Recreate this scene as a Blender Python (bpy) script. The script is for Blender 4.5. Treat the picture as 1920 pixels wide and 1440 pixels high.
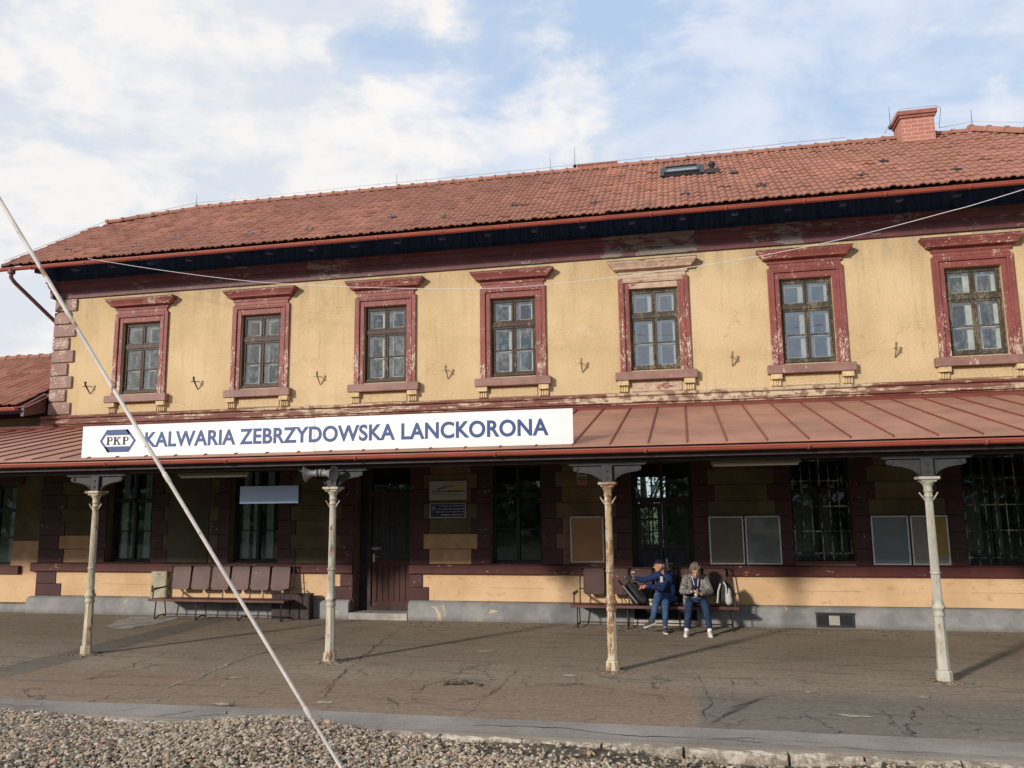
import bpy, math, random
import numpy as np
from mathutils import Vector, Matrix
random.seed(7); rng = np.random.default_rng(11)
R = math.radians
for o in list(bpy.data.objects): bpy.data.objects.remove(o)
SC = bpy.context.scene
COL = SC.collection

# ------------------------------------------------------------------ camera
cam = bpy.data.cameras.new('camera'); co = bpy.data.objects.new('camera', cam); COL.objects.link(co)
YAW, PIT, ROL = 0.2123333, 0.1476482, -0.0123017
co.location = (5.42775, -15.08753, 2.1875)
fw = Vector((-math.sin(YAW)*math.cos(PIT), math.cos(YAW)*math.cos(PIT), math.sin(PIT)))
rt = Vector((math.cos(YAW), math.sin(YAW), 0)); up = rt.cross(fw)
r2 = rt*math.cos(ROL) + up*math.sin(ROL); u2 = -rt*math.sin(ROL) + up*math.cos(ROL)
co.rotation_mode = 'QUATERNION'
co.rotation_quaternion = Matrix((r2, u2, -fw)).transposed().to_quaternion()
cam.sensor_fit = 'HORIZONTAL'; cam.sensor_width = 36; cam.lens = 36*1500/1920
cam.clip_start = 0.05; cam.clip_end = 6000
SC.camera = co
SC.render.resolution_x, SC.render.resolution_y = 1024, 768
SC.cycles.use_denoising = True
SC.cycles.max_bounces = 6
SC.cycles.transparent_max_bounces = 16
SC.cycles.caustics_reflective = False; SC.cycles.caustics_refractive = False
SC.view_settings.view_transform = 'Standard'; SC.view_settings.look = 'None'
SC.view_settings.gamma = 1; SC.view_settings.exposure = 0.0

# ------------------------------------------------------------------ sun and sky
EL = R(18.8); SUNV = Vector((-.56, -.83, 0)).normalized()*math.cos(EL) + Vector((0, 0, math.sin(EL)))
sun = bpy.data.lights.new('sun', 'SUN'); so = bpy.data.objects.new('sun', sun); COL.objects.link(so)
so.rotation_mode = 'QUATERNION'; so.rotation_quaternion = SUNV.to_track_quat('Z', 'Y')
so.location = (-20, -30, 20)
sun.energy = 3.8; sun.angle = R(4.0); sun.color = (1.0, .91, .80)

W = bpy.data.worlds.new('World'); SC.world = W; W.use_nodes = True
class NT:
    def __init__(s, tree): s.t = tree; s.n = tree.nodes; s.l = tree.links
    def new(s, typ, **kw):
        nd = s.n.new(typ)
        for k, v in kw.items(): setattr(nd, k, v)
        return nd
    def put(s, sock, v):
        if hasattr(v, 'is_output') or isinstance(v, bpy.types.NodeSocket): s.l.new(v, sock)
        elif v is not None:
            if isinstance(v, (tuple, list)) and len(v) == 3 and sock.type == 'RGBA': v = (*v, 1)
            sock.default_value = v
    def math(s, op, a, b=None, c=None, clamp=False):
        nd = s.new('ShaderNodeMath', operation=op); nd.use_clamp = clamp
        for i, v in enumerate((a, b, c)):
            if v is not None: s.put(nd.inputs[i], v)
        return nd.outputs[0]
    def vmath(s, op, a, b=None):
        nd = s.new('ShaderNodeVectorMath', operation=op); s.put(nd.inputs[0], a)
        if b is not None: s.put(nd.inputs[1], b)
        return nd.outputs[0]
    def noise(s, vec, scale, detail=4, rough=.55, dist=0.0, out=0):
        nd = s.new('ShaderNodeTexNoise'); s.put(nd.inputs['Vector'], vec)
        nd.inputs['Scale'].default_value = scale; nd.inputs['Detail'].default_value = detail
        nd.inputs['Roughness'].default_value = rough; nd.inputs['Distortion'].default_value = dist
        return nd.outputs[out]
    def smooth(s, x, lo, hi, a=0.0, b=1.0):
        nd = s.new('ShaderNodeMapRange', interpolation_type='SMOOTHSTEP')
        s.put(nd.inputs[0], x); nd.inputs[1].default_value = lo; nd.inputs[2].default_value = hi
        nd.inputs[3].default_value = a; nd.inputs[4].default_value = b
        return nd.outputs[0]
    def lin(s, x, lo, hi, a=0.0, b=1.0):
        nd = s.new('ShaderNodeMapRange'); s.put(nd.inputs[0], x)
        for i, v in enumerate((lo, hi, a, b)): nd.inputs[i+1].default_value = v
        return nd.outputs[0]
    def mix(s, f, a, b, mode='MIX'):
        nd = s.new('ShaderNodeMix', data_type='RGBA', blend_type=mode)
        s.put(nd.inputs[0], f); s.put(nd.inputs[6], a); s.put(nd.inputs[7], b)
        return nd.outputs[2]
    def sep(s, v):
        nd = s.new('ShaderNodeSeparateXYZ'); s.put(nd.inputs[0], v); return nd.outputs
    def comb(s, x, y, z):
        nd = s.new('ShaderNodeCombineXYZ')
        for i, v in enumerate((x, y, z)): s.put(nd.inputs[i], v)
        return nd.outputs[0]
w = NT(W.node_tree); w.n.clear()
wo = w.new('ShaderNodeOutputWorld'); bg = w.new('ShaderNodeBackground'); w.l.new(bg.outputs[0], wo.inputs[0])
sky = w.new('ShaderNodeTexSky', sky_type='NISHITA'); sky.sun_disc = False
sky.sun_elevation = EL; sky.sun_rotation = R(180) + math.atan2(.56, .83)
sky.altitude = 200; sky.dust_density = 1.5; sky.air_density = 1.0
tc = w.new('ShaderNodeTexCoord'); d = tc.outputs['Generated']
dx, dy, dz = w.sep(d)
p3 = w.vmath('MULTIPLY', d, (1.0, 1.0, 1.9))
def dens(off):
    q_ = w.vmath('ADD', p3, off)
    big = w.noise(w.vmath('ADD', q_, (2.9, 5.6, .4)), 1.55, 3, .5, .15)
    fine = w.noise(q_, 6.5, 12, .60, .25)
    return w.math('ADD', w.math('MULTIPLY', big, .62), w.math('MULTIPLY', fine, .45)), fine
D0, f0 = dens((0, 0, 0)); D1, f1 = dens((-.045, -.02, .075))
lit = w.smooth(w.math('SUBTRACT', D0, D1), -.06, .06)      # puffs brighter towards the sun
# cloud thick towards -X, thin veils towards +X
side = w.lin(dx, -.50, .12, .175, -.05)
m = w.math('ADD', D0, side)
cov = w.smooth(m, .49, .63)
thick = w.smooth(m, .56, .72)
veil = w.math('MULTIPLY_ADD', w.smooth(w.noise(w.vmath('MULTIPLY', p3, (1.0, 1.0, 1.3)), 3.4, 10, .62, .5), .36, .62), .76, .16)
ccol = w.mix(lit, (7.0, 7.6, 8.5), (9.9, 9.6, 9.35))
ccol = w.mix(w.math('MULTIPLY', thick, .35), ccol, (8.6, 8.5, 8.7))
haze = w.mix(.78, sky.outputs[0], (5.0, 6.9, 9.7))
c = w.mix(veil, haze, (7.7, 8.2, 9.4))
c = w.mix(cov, c, ccol)
w.l.new(c, bg.inputs[0]); bg.inputs[1].default_value = .1

# ------------------------------------------------------------------ materials
def new_mat(name):
    m = bpy.data.materials.new(name); m.use_nodes = True; t = NT(m.node_tree)
    b = t.n['Principled BSDF']; return m, t, b
def pos(t, scale=(1, 1, 1), obj=False):
    if obj: v = t.new('ShaderNodeTexCoord').outputs['Object']
    else: v = t.new('ShaderNodeNewGeometry').outputs['Position']
    if scale != (1, 1, 1): v = t.vmath('MULTIPLY', v, scale)
    return v
def bump(t, b, h, strength=.3, dist=.01):
    nd = t.new('ShaderNodeBump'); nd.inputs['Strength'].default_value = strength; nd.inputs['Distance'].default_value = dist
    t.put(nd.inputs['Height'], h); t.l.new(nd.outputs[0], b.inputs['Normal'])
def plain(name, col, rough=.7, var=.12, scale=6, bs=.15, bsc=60, metal=0, obj=False, spec=.35, stretch=(1, 1, 1)):
    m, t, b = new_mat(name); p = pos(t, stretch, obj)
    n = t.noise(p, scale, 6, .6)
    lo = tuple(c*(1-var*1.6) for c in col); hi = tuple(min(1, c*(1+var*1.4)) for c in col)
    t.put(b.inputs['Base Color'], t.mix(t.smooth(n, .3, .7), lo, hi))
    b.inputs['Roughness'].default_value = rough; b.inputs['Metallic'].default_value = metal
    b.inputs['Specular IOR Level'].default_value = spec
    if bs: bump(t, b, t.noise(pos(t, stretch, obj), bsc, 4, .6), bs, .004)
    return m
def peel(name, paint, under, amt=.6, zfade=None, scale=9, stretch=(1, 1, .45), rough=.55, second=None, obj=False, spots=()):
    """old paint flaking off: under shows where the noise passes amt"""
    m, t, b = new_mat(name); p = pos(t, stretch, obj)
    n = t.math('ADD', t.math('MULTIPLY', t.noise(p, scale, 9, .68, .3), .72), t.math('MULTIPLY', t.noise(p, scale*.16, 3), .42))
    if zfade:  # more bare at the lower end of the piece
        z = t.sep(pos(t))[2]
        n = t.math('ADD', n, t.smooth(z, zfade[0], zfade[1], zfade[2], 0.0))
    for (a, b_, k) in spots:  # places where the coat has come off in one piece
        x = t.sep(pos(t))[0]; xx = t.math('ADD', x, t.math('MULTIPLY', t.math('SUBTRACT', t.noise(pos(t), 3, 8, .75), .5), 1.7))
        n = t.math('ADD', n, t.math('MULTIPLY', t.math('MULTIPLY', t.smooth(xx, a-.05, a+.05), t.smooth(xx, b_+.05, b_-.05)), k))
    f = t.smooth(n, amt, amt+.025)
    pc = t.mix(t.smooth(t.noise(pos(t, (1, 1, 1), obj), 3.2, 6, .65), .3, .72), tuple(c*.78 for c in paint), tuple(c*1.15 for c in paint))
    uc = t.mix(t.noise(pos(t, (1, 1, 1), obj), 22, 4), tuple(c*.6 for c in under), tuple(c*1.15 for c in under))
    if second:
        uc = t.mix(t.smooth(t.noise(pos(t, (1, 1, 1), obj), 7, 5), .48, .56), uc, second)
    t.put(b.inputs['Base Color'], t.mix(f, pc, uc)); b.inputs['Roughness'].default_value = rough
    b.inputs['Specular IOR Level'].default_value = .3
    h = t.math('ADD', t.math('MULTIPLY', f, -.6), t.math('MULTIPLY', t.noise(pos(t, (1, 1, 1), obj), 45, 5), .5))
    bump(t, b, h, .5, .006)
    return m
MT = {}
RED = (.225, .066, .058); REDD = (.105, .026, .022); CREAM = (.62, .50, .40)
MT['red_trim'] = peel('red_trim_paint', RED, CREAM, .665, (4.55, 5.9, .075), scale=52, stretch=(1, 1, .38))
MT['red_hood'] = peel('red_hood_paint', RED, CREAM, .65, scale=28, stretch=(.4, 1, 1.6))
MT['bare_trim'] = peel('bare_plaster_trim', RED, (.56, .42, .31), .455, scale=11, stretch=(.4, 1, 1.6), second=(.42, .30, .21))
MT['sill'] = peel('brown_sill_paint', (.25, .142, .118), (.5, .38, .30), .69, scale=10)
MT['quoin_up'] = peel('faded_quoin_paint', (.25, .14, .115), (.60, .48, .43), .615, scale=26, stretch=(1, 1, 1))
MT['quoin_low'] = peel('dark_quoin_paint', (.062, .020, .020), (.45, .36, .30), .70, scale=22, stretch=(1, 1, 1), rough=.45)
MT['belt'] = peel('belt_paint', (.10, .030, .026), (.42, .31, .2), .68, scale=14, stretch=(.5, 1, 1), rough=.5)
MT['string'] = peel('string_course_paint', (.19, .075, .06), (.60, .48, .34), .575, scale=9, stretch=(.16, 1, 2.6), second=(.25, .16, .12), spots=((4.0, 8.7, .09), (-8.6, -3.0, -.03)))
MT['cornice'] = peel('cornice_paint', (.13, .048, .055), (.23, .195, .175), .655, scale=9, stretch=(.4, 1, 1.3), spots=((4.05, 5.75, .15), (-2.0, -1.25, .12), (6.6, 7.7, .05), (9.2, 9.5, .05)))
MT['corn_bare'] = peel('cornice_bare_render', (.13, .04, .05), (.27, .22, .19), .43, scale=4, stretch=(.5, 1, 1))
# upper wall: rough-cast ochre
m, t, b = new_mat('ochre_roughcast'); p = pos(t)
zc = t.sep(p)[2]
n = t.noise(p, .9, 5, .6); n2_ = t.noise(pos(t, (3, 3, .35)), 1.6, 5, .6)
col = t.mix(t.smooth(n, .3, .7), (.545, .405, .225), (.66, .505, .305))
col = t.mix(t.math('MULTIPLY', t.smooth(n2_, .5, .75), .35), col, (.42, .30, .16))
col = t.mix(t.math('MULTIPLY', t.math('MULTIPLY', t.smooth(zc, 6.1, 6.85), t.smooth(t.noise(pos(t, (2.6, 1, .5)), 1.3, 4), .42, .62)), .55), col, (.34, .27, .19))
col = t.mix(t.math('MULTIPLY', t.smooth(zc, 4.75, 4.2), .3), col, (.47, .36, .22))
vo = t.new('ShaderNodeTexVoronoi', feature='DISTANCE_TO_EDGE'); t.put(vo.inputs['Vector'], t.vmath('ADD', p, t.vmath('MULTIPLY', t.noise(p, 2.6, 7, .7, 0, 1), (.6, .6, .6)))); vo.inputs['Scale'].default_value = .8
ck = t.math('MULTIPLY', t.smooth(vo.outputs['Distance'], .006, .001), t.smooth(t.noise(p, .7, 3), .52, .60))
col = t.mix(t.math('MULTIPLY', ck, .55), col, (.22, .15, .08))
rep = t.smooth(t.noise(pos(t, (1, 1, 1.3)), .75, 6, .7, .5), .60, .63); col = t.mix(t.math('MULTIPLY', rep, .4), col, (.66, .53, .36))
drip = t.math('MULTIPLY', t.smooth(t.noise(pos(t, (7, 7, .5)), 1.3, 6, .65), .56, .70), t.smooth(t.noise(p, .6, 3), .45, .6)); col = t.mix(t.math('MULTIPLY', drip, .45), col, (.36, .26, .15))
spk = t.noise(p, 42, 4, .75)
col = t.mix(t.math('MULTIPLY', t.smooth(spk, .53, .68), .55), col, (.38, .27, .13)); col = t.mix(t.math('MULTIPLY', t.smooth(spk, .47, .36), .5), col, (.74, .60, .38))
t.put(b.inputs['Base Color'], col); b.inputs['Roughness'].default_value = .95; b.inputs['Specular IOR Level'].default_value = .15
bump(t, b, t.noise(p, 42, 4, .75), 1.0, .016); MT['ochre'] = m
# field colours of the ground floor
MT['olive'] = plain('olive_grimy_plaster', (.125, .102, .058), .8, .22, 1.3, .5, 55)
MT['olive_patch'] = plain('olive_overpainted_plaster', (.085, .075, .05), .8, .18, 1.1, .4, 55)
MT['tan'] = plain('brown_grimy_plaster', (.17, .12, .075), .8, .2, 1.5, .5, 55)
MT['orange'] = plain('orange_plaster_block', (.52, .32, .18), .85, .12, 2.5, .5, 55)
m, t, b = new_mat('yellow_plaster_skirt'); p = pos(t)
col = t.mix(t.smooth(t.noise(p, 1.1, 5, .6), .3, .7), (.55, .36, .195), (.68, .465, .28))
col = t.mix(t.math('MULTIPLY', t.smooth(t.noise(pos(t, (1, 1, 2.2)), 5, 7, .7), .56, .66), .5), col, (.34, .22, .12))
t.put(b.inputs['Base Color'], col); b.inputs['Roughness'].default_value = .9
bump(t, b, t.noise(p, 26, 6, .7), .6, .01); MT['skirt'] = m
m, t, b = new_mat('grey_painted_plinth'); p = pos(t)
col = t.mix(t.smooth(t.noise(p, 2.2, 6, .6), .3, .7), (.17, .173, .180), (.29, .288, .285))
col = t.mix(t.smooth(t.noise(p, 1.9, 7, .7, .6), .635, .655), col, (.52, .42, .28))
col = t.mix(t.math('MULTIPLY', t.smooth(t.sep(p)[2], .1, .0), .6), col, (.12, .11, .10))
t.put(b.inputs['Base Color'], col); b.inputs['Roughness'].default_value = .8
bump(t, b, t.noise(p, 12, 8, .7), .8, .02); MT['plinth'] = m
MT['concrete'] = plain('pale_concrete', (.36, .34, .31), .85, .18, 3, .5, 40)
MT['soffit'] = plain('shade_blue_soffit_boards', (.055, .10, .25), .6, .25, 4, .2, 30, stretch=(6, 1, 1))  # bluish darkness of the eave shade is mixed into this board colour
MT['ceiling'] = plain('dark_canopy_boards', (.030, .022, .022), .8, .25, 4, .3, 30)
MT['darkwood'] = plain('dark_stained_timber', (.035, .020, .020), .6, .3, 5, .3, 40)
MT['interior'] = plain('dim_interior_plaster', (.22, .22, .20), .9, .1, 2, 0)
MT['sheet'] = plain('brown_red_sheet_metal', (.335, .17, .118), .58, .12, 1.3, .25, 3.5, spec=.4)
MT['seam'] = plain('dark_red_sheet_seam', (.20, .055, .042), .5, .12, 3, 0)
MT['gutter'] = plain('red_painted_gutter', (.34, .085, .058), .42, .08, 2, .03, 9, spec=.45)
MT['pipe'] = plain('brown_downpipe_paint', (.13, .06, .055), .5, .1, 3, 0)
MT['casing'] = peel('weathered_casement', (.055, .033, .026), (.23, .19, .15), .66, scale=30, stretch=(1, 1, .4))
MT['casing_grey'] = peel('bare_wood_casement', (.06, .048, .034), (.20, .165, .115), .60, scale=45, stretch=(1, 1, .3))
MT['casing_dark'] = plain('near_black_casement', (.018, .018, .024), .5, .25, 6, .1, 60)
MT['white_sash'] = plain('white_inner_sash', (.72, .71, .67), .6, .06, 5, 0)
MT['bracket_y'] = plain('ochre_console', (.56, .43, .25), .9, .15, 8, .3, 60)
def glass(name, refl=.16, tint=(.93, .95, .93), rough=.015, dirt=.10):
    m, t, b = new_mat(name); t.n.remove(b); out = t.n['Material Output']
    tr = t.new('ShaderNodeBsdfTransparent'); t.put(tr.inputs[0], tint)
    gl = t.new('ShaderNodeBsdfGlossy'); gl.inputs['Roughness'].default_value = rough
    df = t.new('ShaderNodeBsdfDiffuse'); t.put(df.inputs[0], (.38, .42, .42))
    lw = t.new('ShaderNodeLayerWeight'); lw.inputs[0].default_value = .35
    f = t.math('ADD', t.math('MULTIPLY', lw.outputs['Fresnel'], refl*4), refl, clamp=True)
    nb = t.new('ShaderNodeBump'); nb.inputs['Strength'].default_value = .08; nb.inputs['Distance'].default_value = .01
    t.put(nb.inputs['Height'], t.noise(pos(t), 5, 2)); t.l.new(nb.outputs[0], gl.inputs['Normal'])
    dn = t.math('MULTIPLY', t.smooth(t.noise(pos(t, (1, 1, .6)), 9, 7, .7, .5), .45, .72), dirt*3)
    mx = t.new('ShaderNodeMixShader'); t.put(mx.inputs[0], f); t.l.new(tr.outputs[0], mx.inputs[1]); t.l.new(gl.outputs[0], mx.inputs[2])
    m2 = t.new('ShaderNodeMixShader'); t.put(m2.inputs[0], dn); t.l.new(mx.outputs[0], m2.inputs[1]); t.l.new(df.outputs[0], m2.inputs[2])
    t.l.new(m2.outputs[0], out.inputs[0]); return m
MT['glass'] = glass('upper_window_glass', .09, dirt=.10)
MT['glass_clean'] = glass('clean_upper_window_glass', .16, dirt=.03)
MT['glass_dark'] = glass('lower_window_glass', .028, (.8, .88, .9), dirt=.02)
# roof tiles with one tint per tile
m, t, b = new_mat('clay_roof_tile'); a = t.new('ShaderNodeAttribute'); a.attribute_name = 'tint'; a.attribute_type = 'GEOMETRY'
p = pos(t)
col = t.mix(t.smooth(a.outputs['Fac'], 0, 1), (.270, .117, .082), (.42, .195, .138))
col = t.mix(t.smooth(t.noise(p, .35, 4, .6), .35, .65), col, (.29, .135, .098))
col = t.mix(t.math('MULTIPLY', t.smooth(t.noise(p, 7, 7, .7), .54, .70), .4), col, (.11, .065, .052))
col = t.mix(t.math('MULTIPLY', t.smooth(t.noise(pos(t, (1, 1, .6)), 1.1, 7, .7, .4), .55, .7), .28), col, (.12, .085, .06))
t.put(b.inputs['Base Color'], col); b.inputs['Roughness'].default_value = .85; b.inputs['Specular IOR Level'].default_value = .25
bump(t, b, t.noise(p, 40, 4, .6), .3, .006); MT['tile'] = m
# painted chimney brick
def brickmat(name, c1, c2, mortar, sc=4.0):
    m, t, b = new_mat(name); p = t.sep(pos(t)); br = t.new('ShaderNodeTexBrick')
    t.put(br.inputs['Vector'], t.comb(t.math('ADD', p[0], p[1]), p[2], 0.0)); br.inputs['Scale'].default_value = sc
    for k, v in (('Color1', c1), ('Color2', c2), ('Mortar', mortar)): t.put(br.inputs[k], v)
    br.inputs['Mortar Size'].default_value = .022; br.inputs['Brick Width'].default_value = 1.05; br.inputs['Row Height'].default_value = .36
    t.put(b.inputs['Base Color'], br.outputs[0]); b.inputs['Roughness'].default_value = .85
    bump(t, b, br.outputs['Fac'], -.4, .01); return m
MT['chimney'] = brickmat('pink_painted_brick', (.36, .15, .115), (.42, .18, .135), (.62, .38, .30))
MT['chim_cap'] = plain('pink_chimney_render', (.30, .115, .09), .8, .12, 5, .3, 40)
MT['ironrust'] = peel('cast_iron_column_paint', (.43, .40, .32), (.27, .14, .07), .61, scale=9, stretch=(1.5, 1.5, .35), second=(.44, .32, .17))
MT['ironrust2'] = peel('rusty_column_paint', (.47, .41, .30), (.27, .135, .07), .565, scale=9, stretch=(1.5, 1.5, .3), second=(.42, .30, .17))
MT['ironclean'] = peel('sound_column_paint', (.40, .385, .33), (.36, .25, .13), .62, scale=5, stretch=(1.5, 1.5, .35))
MT['irongrey'] = plain('shade_darkened_cast_iron', (.036, .037, .039), .6, .15, 8, .2, 60)  # darkened so the column brackets carry the gutter's shade in their colour
MT['galv'] = plain('galvanised_steel', (.45, .46, .48), .45, .1, 10, .05, 60, metal=.6)
MT['darkmetal'] = plain('dark_steel', (.03, .03, .035), .5, .2, 10, .05, 60)
MT['wire'] = plain('pale_cable', (.6, .6, .62), .5, .05, 10, 0)
MT['ochre_iron'] = plain('ochre_painted_iron', (.30, .24, .15), .7, .25, 18, .3, 90)
def simple(name, c, rough=.6, metal=0, spec=.4):
    m, t, b = new_mat(name); t.put(b.inputs['Base Color'], c); b.inputs['Roughness'].default_value = rough
    b.inputs['Metallic'].default_value = metal; b.inputs['Specular IOR Level'].default_value = spec; return m
m, t, b = new_mat('white_enamel_sheet'); p = pos(t); sk_ = t.smooth(t.noise(pos(t, (9, 1, .7)), 1.5, 6, .65), .5, .75); dz_ = t.smooth(t.sep(p)[2], 3.12, 2.96)
col = t.mix(t.math('MULTIPLY', sk_, .22), (.80, .785, .79), (.55, .50, .45)); col = t.mix(t.math('MULTIPLY', dz_, t.math('MULTIPLY', t.noise(p, 5, 6, .7), .35)), col, (.50, .44, .38))
t.put(b.inputs['Base Color'], col); b.inputs['Roughness'].default_value = .42; bump(t, b, t.noise(pos(t, (1, 1, .4)), 1.6, 3), .25, .02); MT['sign_white'] = m
MT['sign_blue'] = simple('blue_lettering', (.022, .06, .19), .5)
MT['black'] = simple('black_lettering', (.012, .012, .015), .6)
MT['redink'] = simple('red_print', (.55, .03, .03), .5)
MT['yellowink'] = simple('yellow_print', (.6, .38, .06), .5)
MT['white'] = simple('white_print', (.8, .8, .8), .5)

# ------------------------------------------------------------------ mesh helpers
class MB:
    def __init__(s): s.v = []; s.f = []; s.sm = []; s.tint = []
    def add(s, vs, fs, smooth=False, tint=None):
        o = len(s.v); s.v += [tuple(p) for p in vs]; s.f += [tuple(i+o for i in f) for f in fs]
        s.sm += [smooth]*len(fs)
        if tint is not None: s.tint += [tint]*len(fs)
        return s
    def box(s, x0, x1, y0, y1, z0, z1, M=None):
        vs = [(x, y, z) for z in (z0, z1) for y in (y0, y1) for x in (x0, x1)]
        if M is not None: vs = [M @ Vector(p) for p in vs]
        return s.add(vs, [(0, 2, 3, 1), (4, 5, 7, 6), (0, 1, 5, 4), (2, 6, 7, 3), (0, 4, 6, 2), (1, 3, 7, 5)])
    def prism(s, poly, a, b, axis='y', M=None, smooth=False):
        """polygon given in the two other axes, pushed from a to b along axis"""
        n = len(poly)
        def P(p, h):
            if axis == 'y': q = (p[0], h, p[1])
            elif axis == 'x': q = (h, p[0], p[1])
            else: q = (p[0], p[1], h)
            return M @ Vector(q) if M is not None else q
        vs = [P(p, a) for p in poly]+[P(p, b) for p in poly]
        s.add(vs, [tuple(range(n))[::-1], tuple(range(n, 2*n))])
        return s.add(vs, [(i, (i+1) % n, n+(i+1) % n, n+i) for i in range(n)], smooth)
    def tube(s, pts, r, n=10, caps=True, smooth=True):
        pts = [Vector(p) for p in pts]; rs = r if isinstance(r, (list, tuple)) else [r]*len(pts)
        vs = []; prev = None
        for i, p in enumerate(pts):
            a = pts[max(i-1, 0)]; c = pts[min(i+1, len(pts)-1)]; t = (c-a).normalized()
            if prev is None: u = t.orthogonal().normalized()
            else: u = (prev-t*prev.dot(t)).normalized()
            prev = u; v = t.cross(u)
            for k in range(n):
                an = 2*math.pi*k/n; vs.append(p+(u*math.cos(an)+v*math.sin(an))*rs[i])
        fs = [(i*n+k, i*n+(k+1) % n, (i+1)*n+(k+1) % n, (i+1)*n+k) for i in range(len(pts)-1) for k in range(n)]
        s.add(vs, fs, smooth)
        if caps:
            s.add(vs[:n], [tuple(range(n))[::-1]]); s.add(vs[-n:], [tuple(range(n))])
        return s
    def lathe(s, prof, c=(0, 0, 0), n=24, axis=None, flute=None, smooth=True, ph=0):
        """prof: list of (radius, height); axis: direction, default up"""
        c = Vector(c); ax = Vector(axis or (0, 0, 1)).normalized(); u = ax.orthogonal().normalized() if axis else Vector((1, 0, 0)); v = ax.cross(u)
        vs = []
        for r, h in prof:
            for k in range(n):
                rr = r*(1-.10*(k % 2)) if flute and flute[0] <= h <= flute[1] else r
                an = 2*math.pi*k/n+ph; vs.append(c+ax*h+(u*math.cos(an)+v*math.sin(an))*rr)
        fs = [(i*n+k, i*n+(k+1) % n, (i+1)*n+(k+1) % n, (i+1)*n+k) for i in range(len(prof)-1) for k in range(n)]
        s.add(vs, fs, smooth); s.add(vs[:n], [tuple(range(n))[::-1]]); s.add(vs[-n:], [tuple(range(n))])
        return s
    def ell(s, c, r, M=None, nu=16, nv=10):
        vs = []; fs = []
        for j in range(nv+1):
            th = math.pi*j/nv
            for i in range(nu):
                ph = 2*math.pi*i/nu; q = Vector((r[0]*math.sin(th)*math.cos(ph), r[1]*math.sin(th)*math.sin(ph), r[2]*math.cos(th)))
                if M is not None: q = M @ q
                vs.append(Vector(c)+q)
        fs = [(j*nu+i, (j+1)*nu+i, (j+1)*nu+(i+1) % nu, j*nu+(i+1) % nu) for j in range(nv) for i in range(nu)]
        return s.add(vs, fs, True)
    def wall(s, x0, x1, z0, z1, ops, y0, y1, ax='x'):
        """wall slab between y0 (front) and y1 with rectangular openings (xa, xb, za, zb)"""
        xs = sorted({x0, x1, *[o[0] for o in ops], *[o[1] for o in ops]}); zs = sorted({z0, z1, *[o[2] for o in ops], *[o[3] for o in ops]})
        xs = [x for x in xs if x0 <= x <= x1]; zs = [z for z in zs if z0 <= z <= z1]
        def hole(i, j):
            if i < 0 or j < 0 or i >= len(xs)-1 or j >= len(zs)-1: return True
            cx = (xs[i]+xs[i+1])/2; cz = (zs[j]+zs[j+1])/2
            return any(o[0] < cx < o[1] and o[2] < cz < o[3] for o in ops)
        Q = (lambda x, y, z: (x, y, z)) if ax == 'x' else (lambda x, y, z: (y, x, z))
        for i in range(len(xs)-1):
            for j in range(len(zs)-1):
                if hole(i, j): continue
                a, b_, c_, d_ = xs[i], xs[i+1], zs[j], zs[j+1]
                s.add([Q(a, y0, c_), Q(b_, y0, c_), Q(b_, y0, d_), Q(a, y0, d_)], [(0, 1, 2, 3)])
                s.add([Q(a, y1, c_), Q(b_, y1, c_), Q(b_, y1, d_), Q(a, y1, d_)], [(3, 2, 1, 0)])
                if hole(i-1, j): s.add([Q(a, y0, c_), Q(a, y0, d_), Q(a, y1, d_), Q(a, y1, c_)], [(0, 1, 2, 3)])
                if hole(i+1, j): s.add([Q(b_, y0, c_), Q(b_, y1, c_), Q(b_, y1, d_), Q(b_, y0, d_)], [(0, 1, 2, 3)])
                if hole(i, j-1): s.add([Q(a, y0, c_), Q(a, y1, c_), Q(b_, y1, c_), Q(b_, y0, c_)], [(0, 1, 2, 3)])
                if hole(i, j+1): s.add([Q(a, y0, d_), Q(b_, y0, d_), Q(b_, y1, d_), Q(a, y1, d_)], [(0, 1, 2, 3)])
        return s
    def build(s, name, mat, parent=None, loc=None, tint=False):
        me = bpy.data.meshes.new(name); me.from_pydata(s.v, [], s.f); me.update()
        me.polygons.foreach_set('use_smooth', s.sm)
        if s.tint and len(s.tint) == len(s.f):
            at = me.attributes.new('tint', 'FLOAT', 'FACE'); at.data.foreach_set('value', s.tint)
        o = bpy.data.objects.new(name, me); COL.objects.link(o)
        if mat is not None: me.materials.append(MT[mat] if isinstance(mat, str) else mat)
        if loc is not None: o.location = loc
        if parent is not None: o.parent = parent
        return o
def thing(name, label, cat, loc=(0, 0, 0), rz=0, group=None):
    o = bpy.data.objects.new(name, None); o.empty_display_size = .2; COL.objects.link(o)
    o.location = loc; o.rotation_euler = (0, 0, rz); return tag(o, label, cat, group)
def tag(o, label=None, cat=None, group=None, kind=None):
    if label: o['label'] = label
    if cat: o['category'] = cat
    if group: o['group'] = group
    if kind: o['kind'] = kind
    return o
def copy_tree(o, parent=None):
    c = o.copy(); COL.objects.link(c); c.parent = parent
    for ch in list(o.children): copy_tree(ch, c)
    return c
def bevel(o, w_=.006, seg=2):
    m = o.modifiers.new('bevel', 'BEVEL'); m.width = w_; m.segments = seg; m.limit_method = 'ANGLE'; return o
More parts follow.
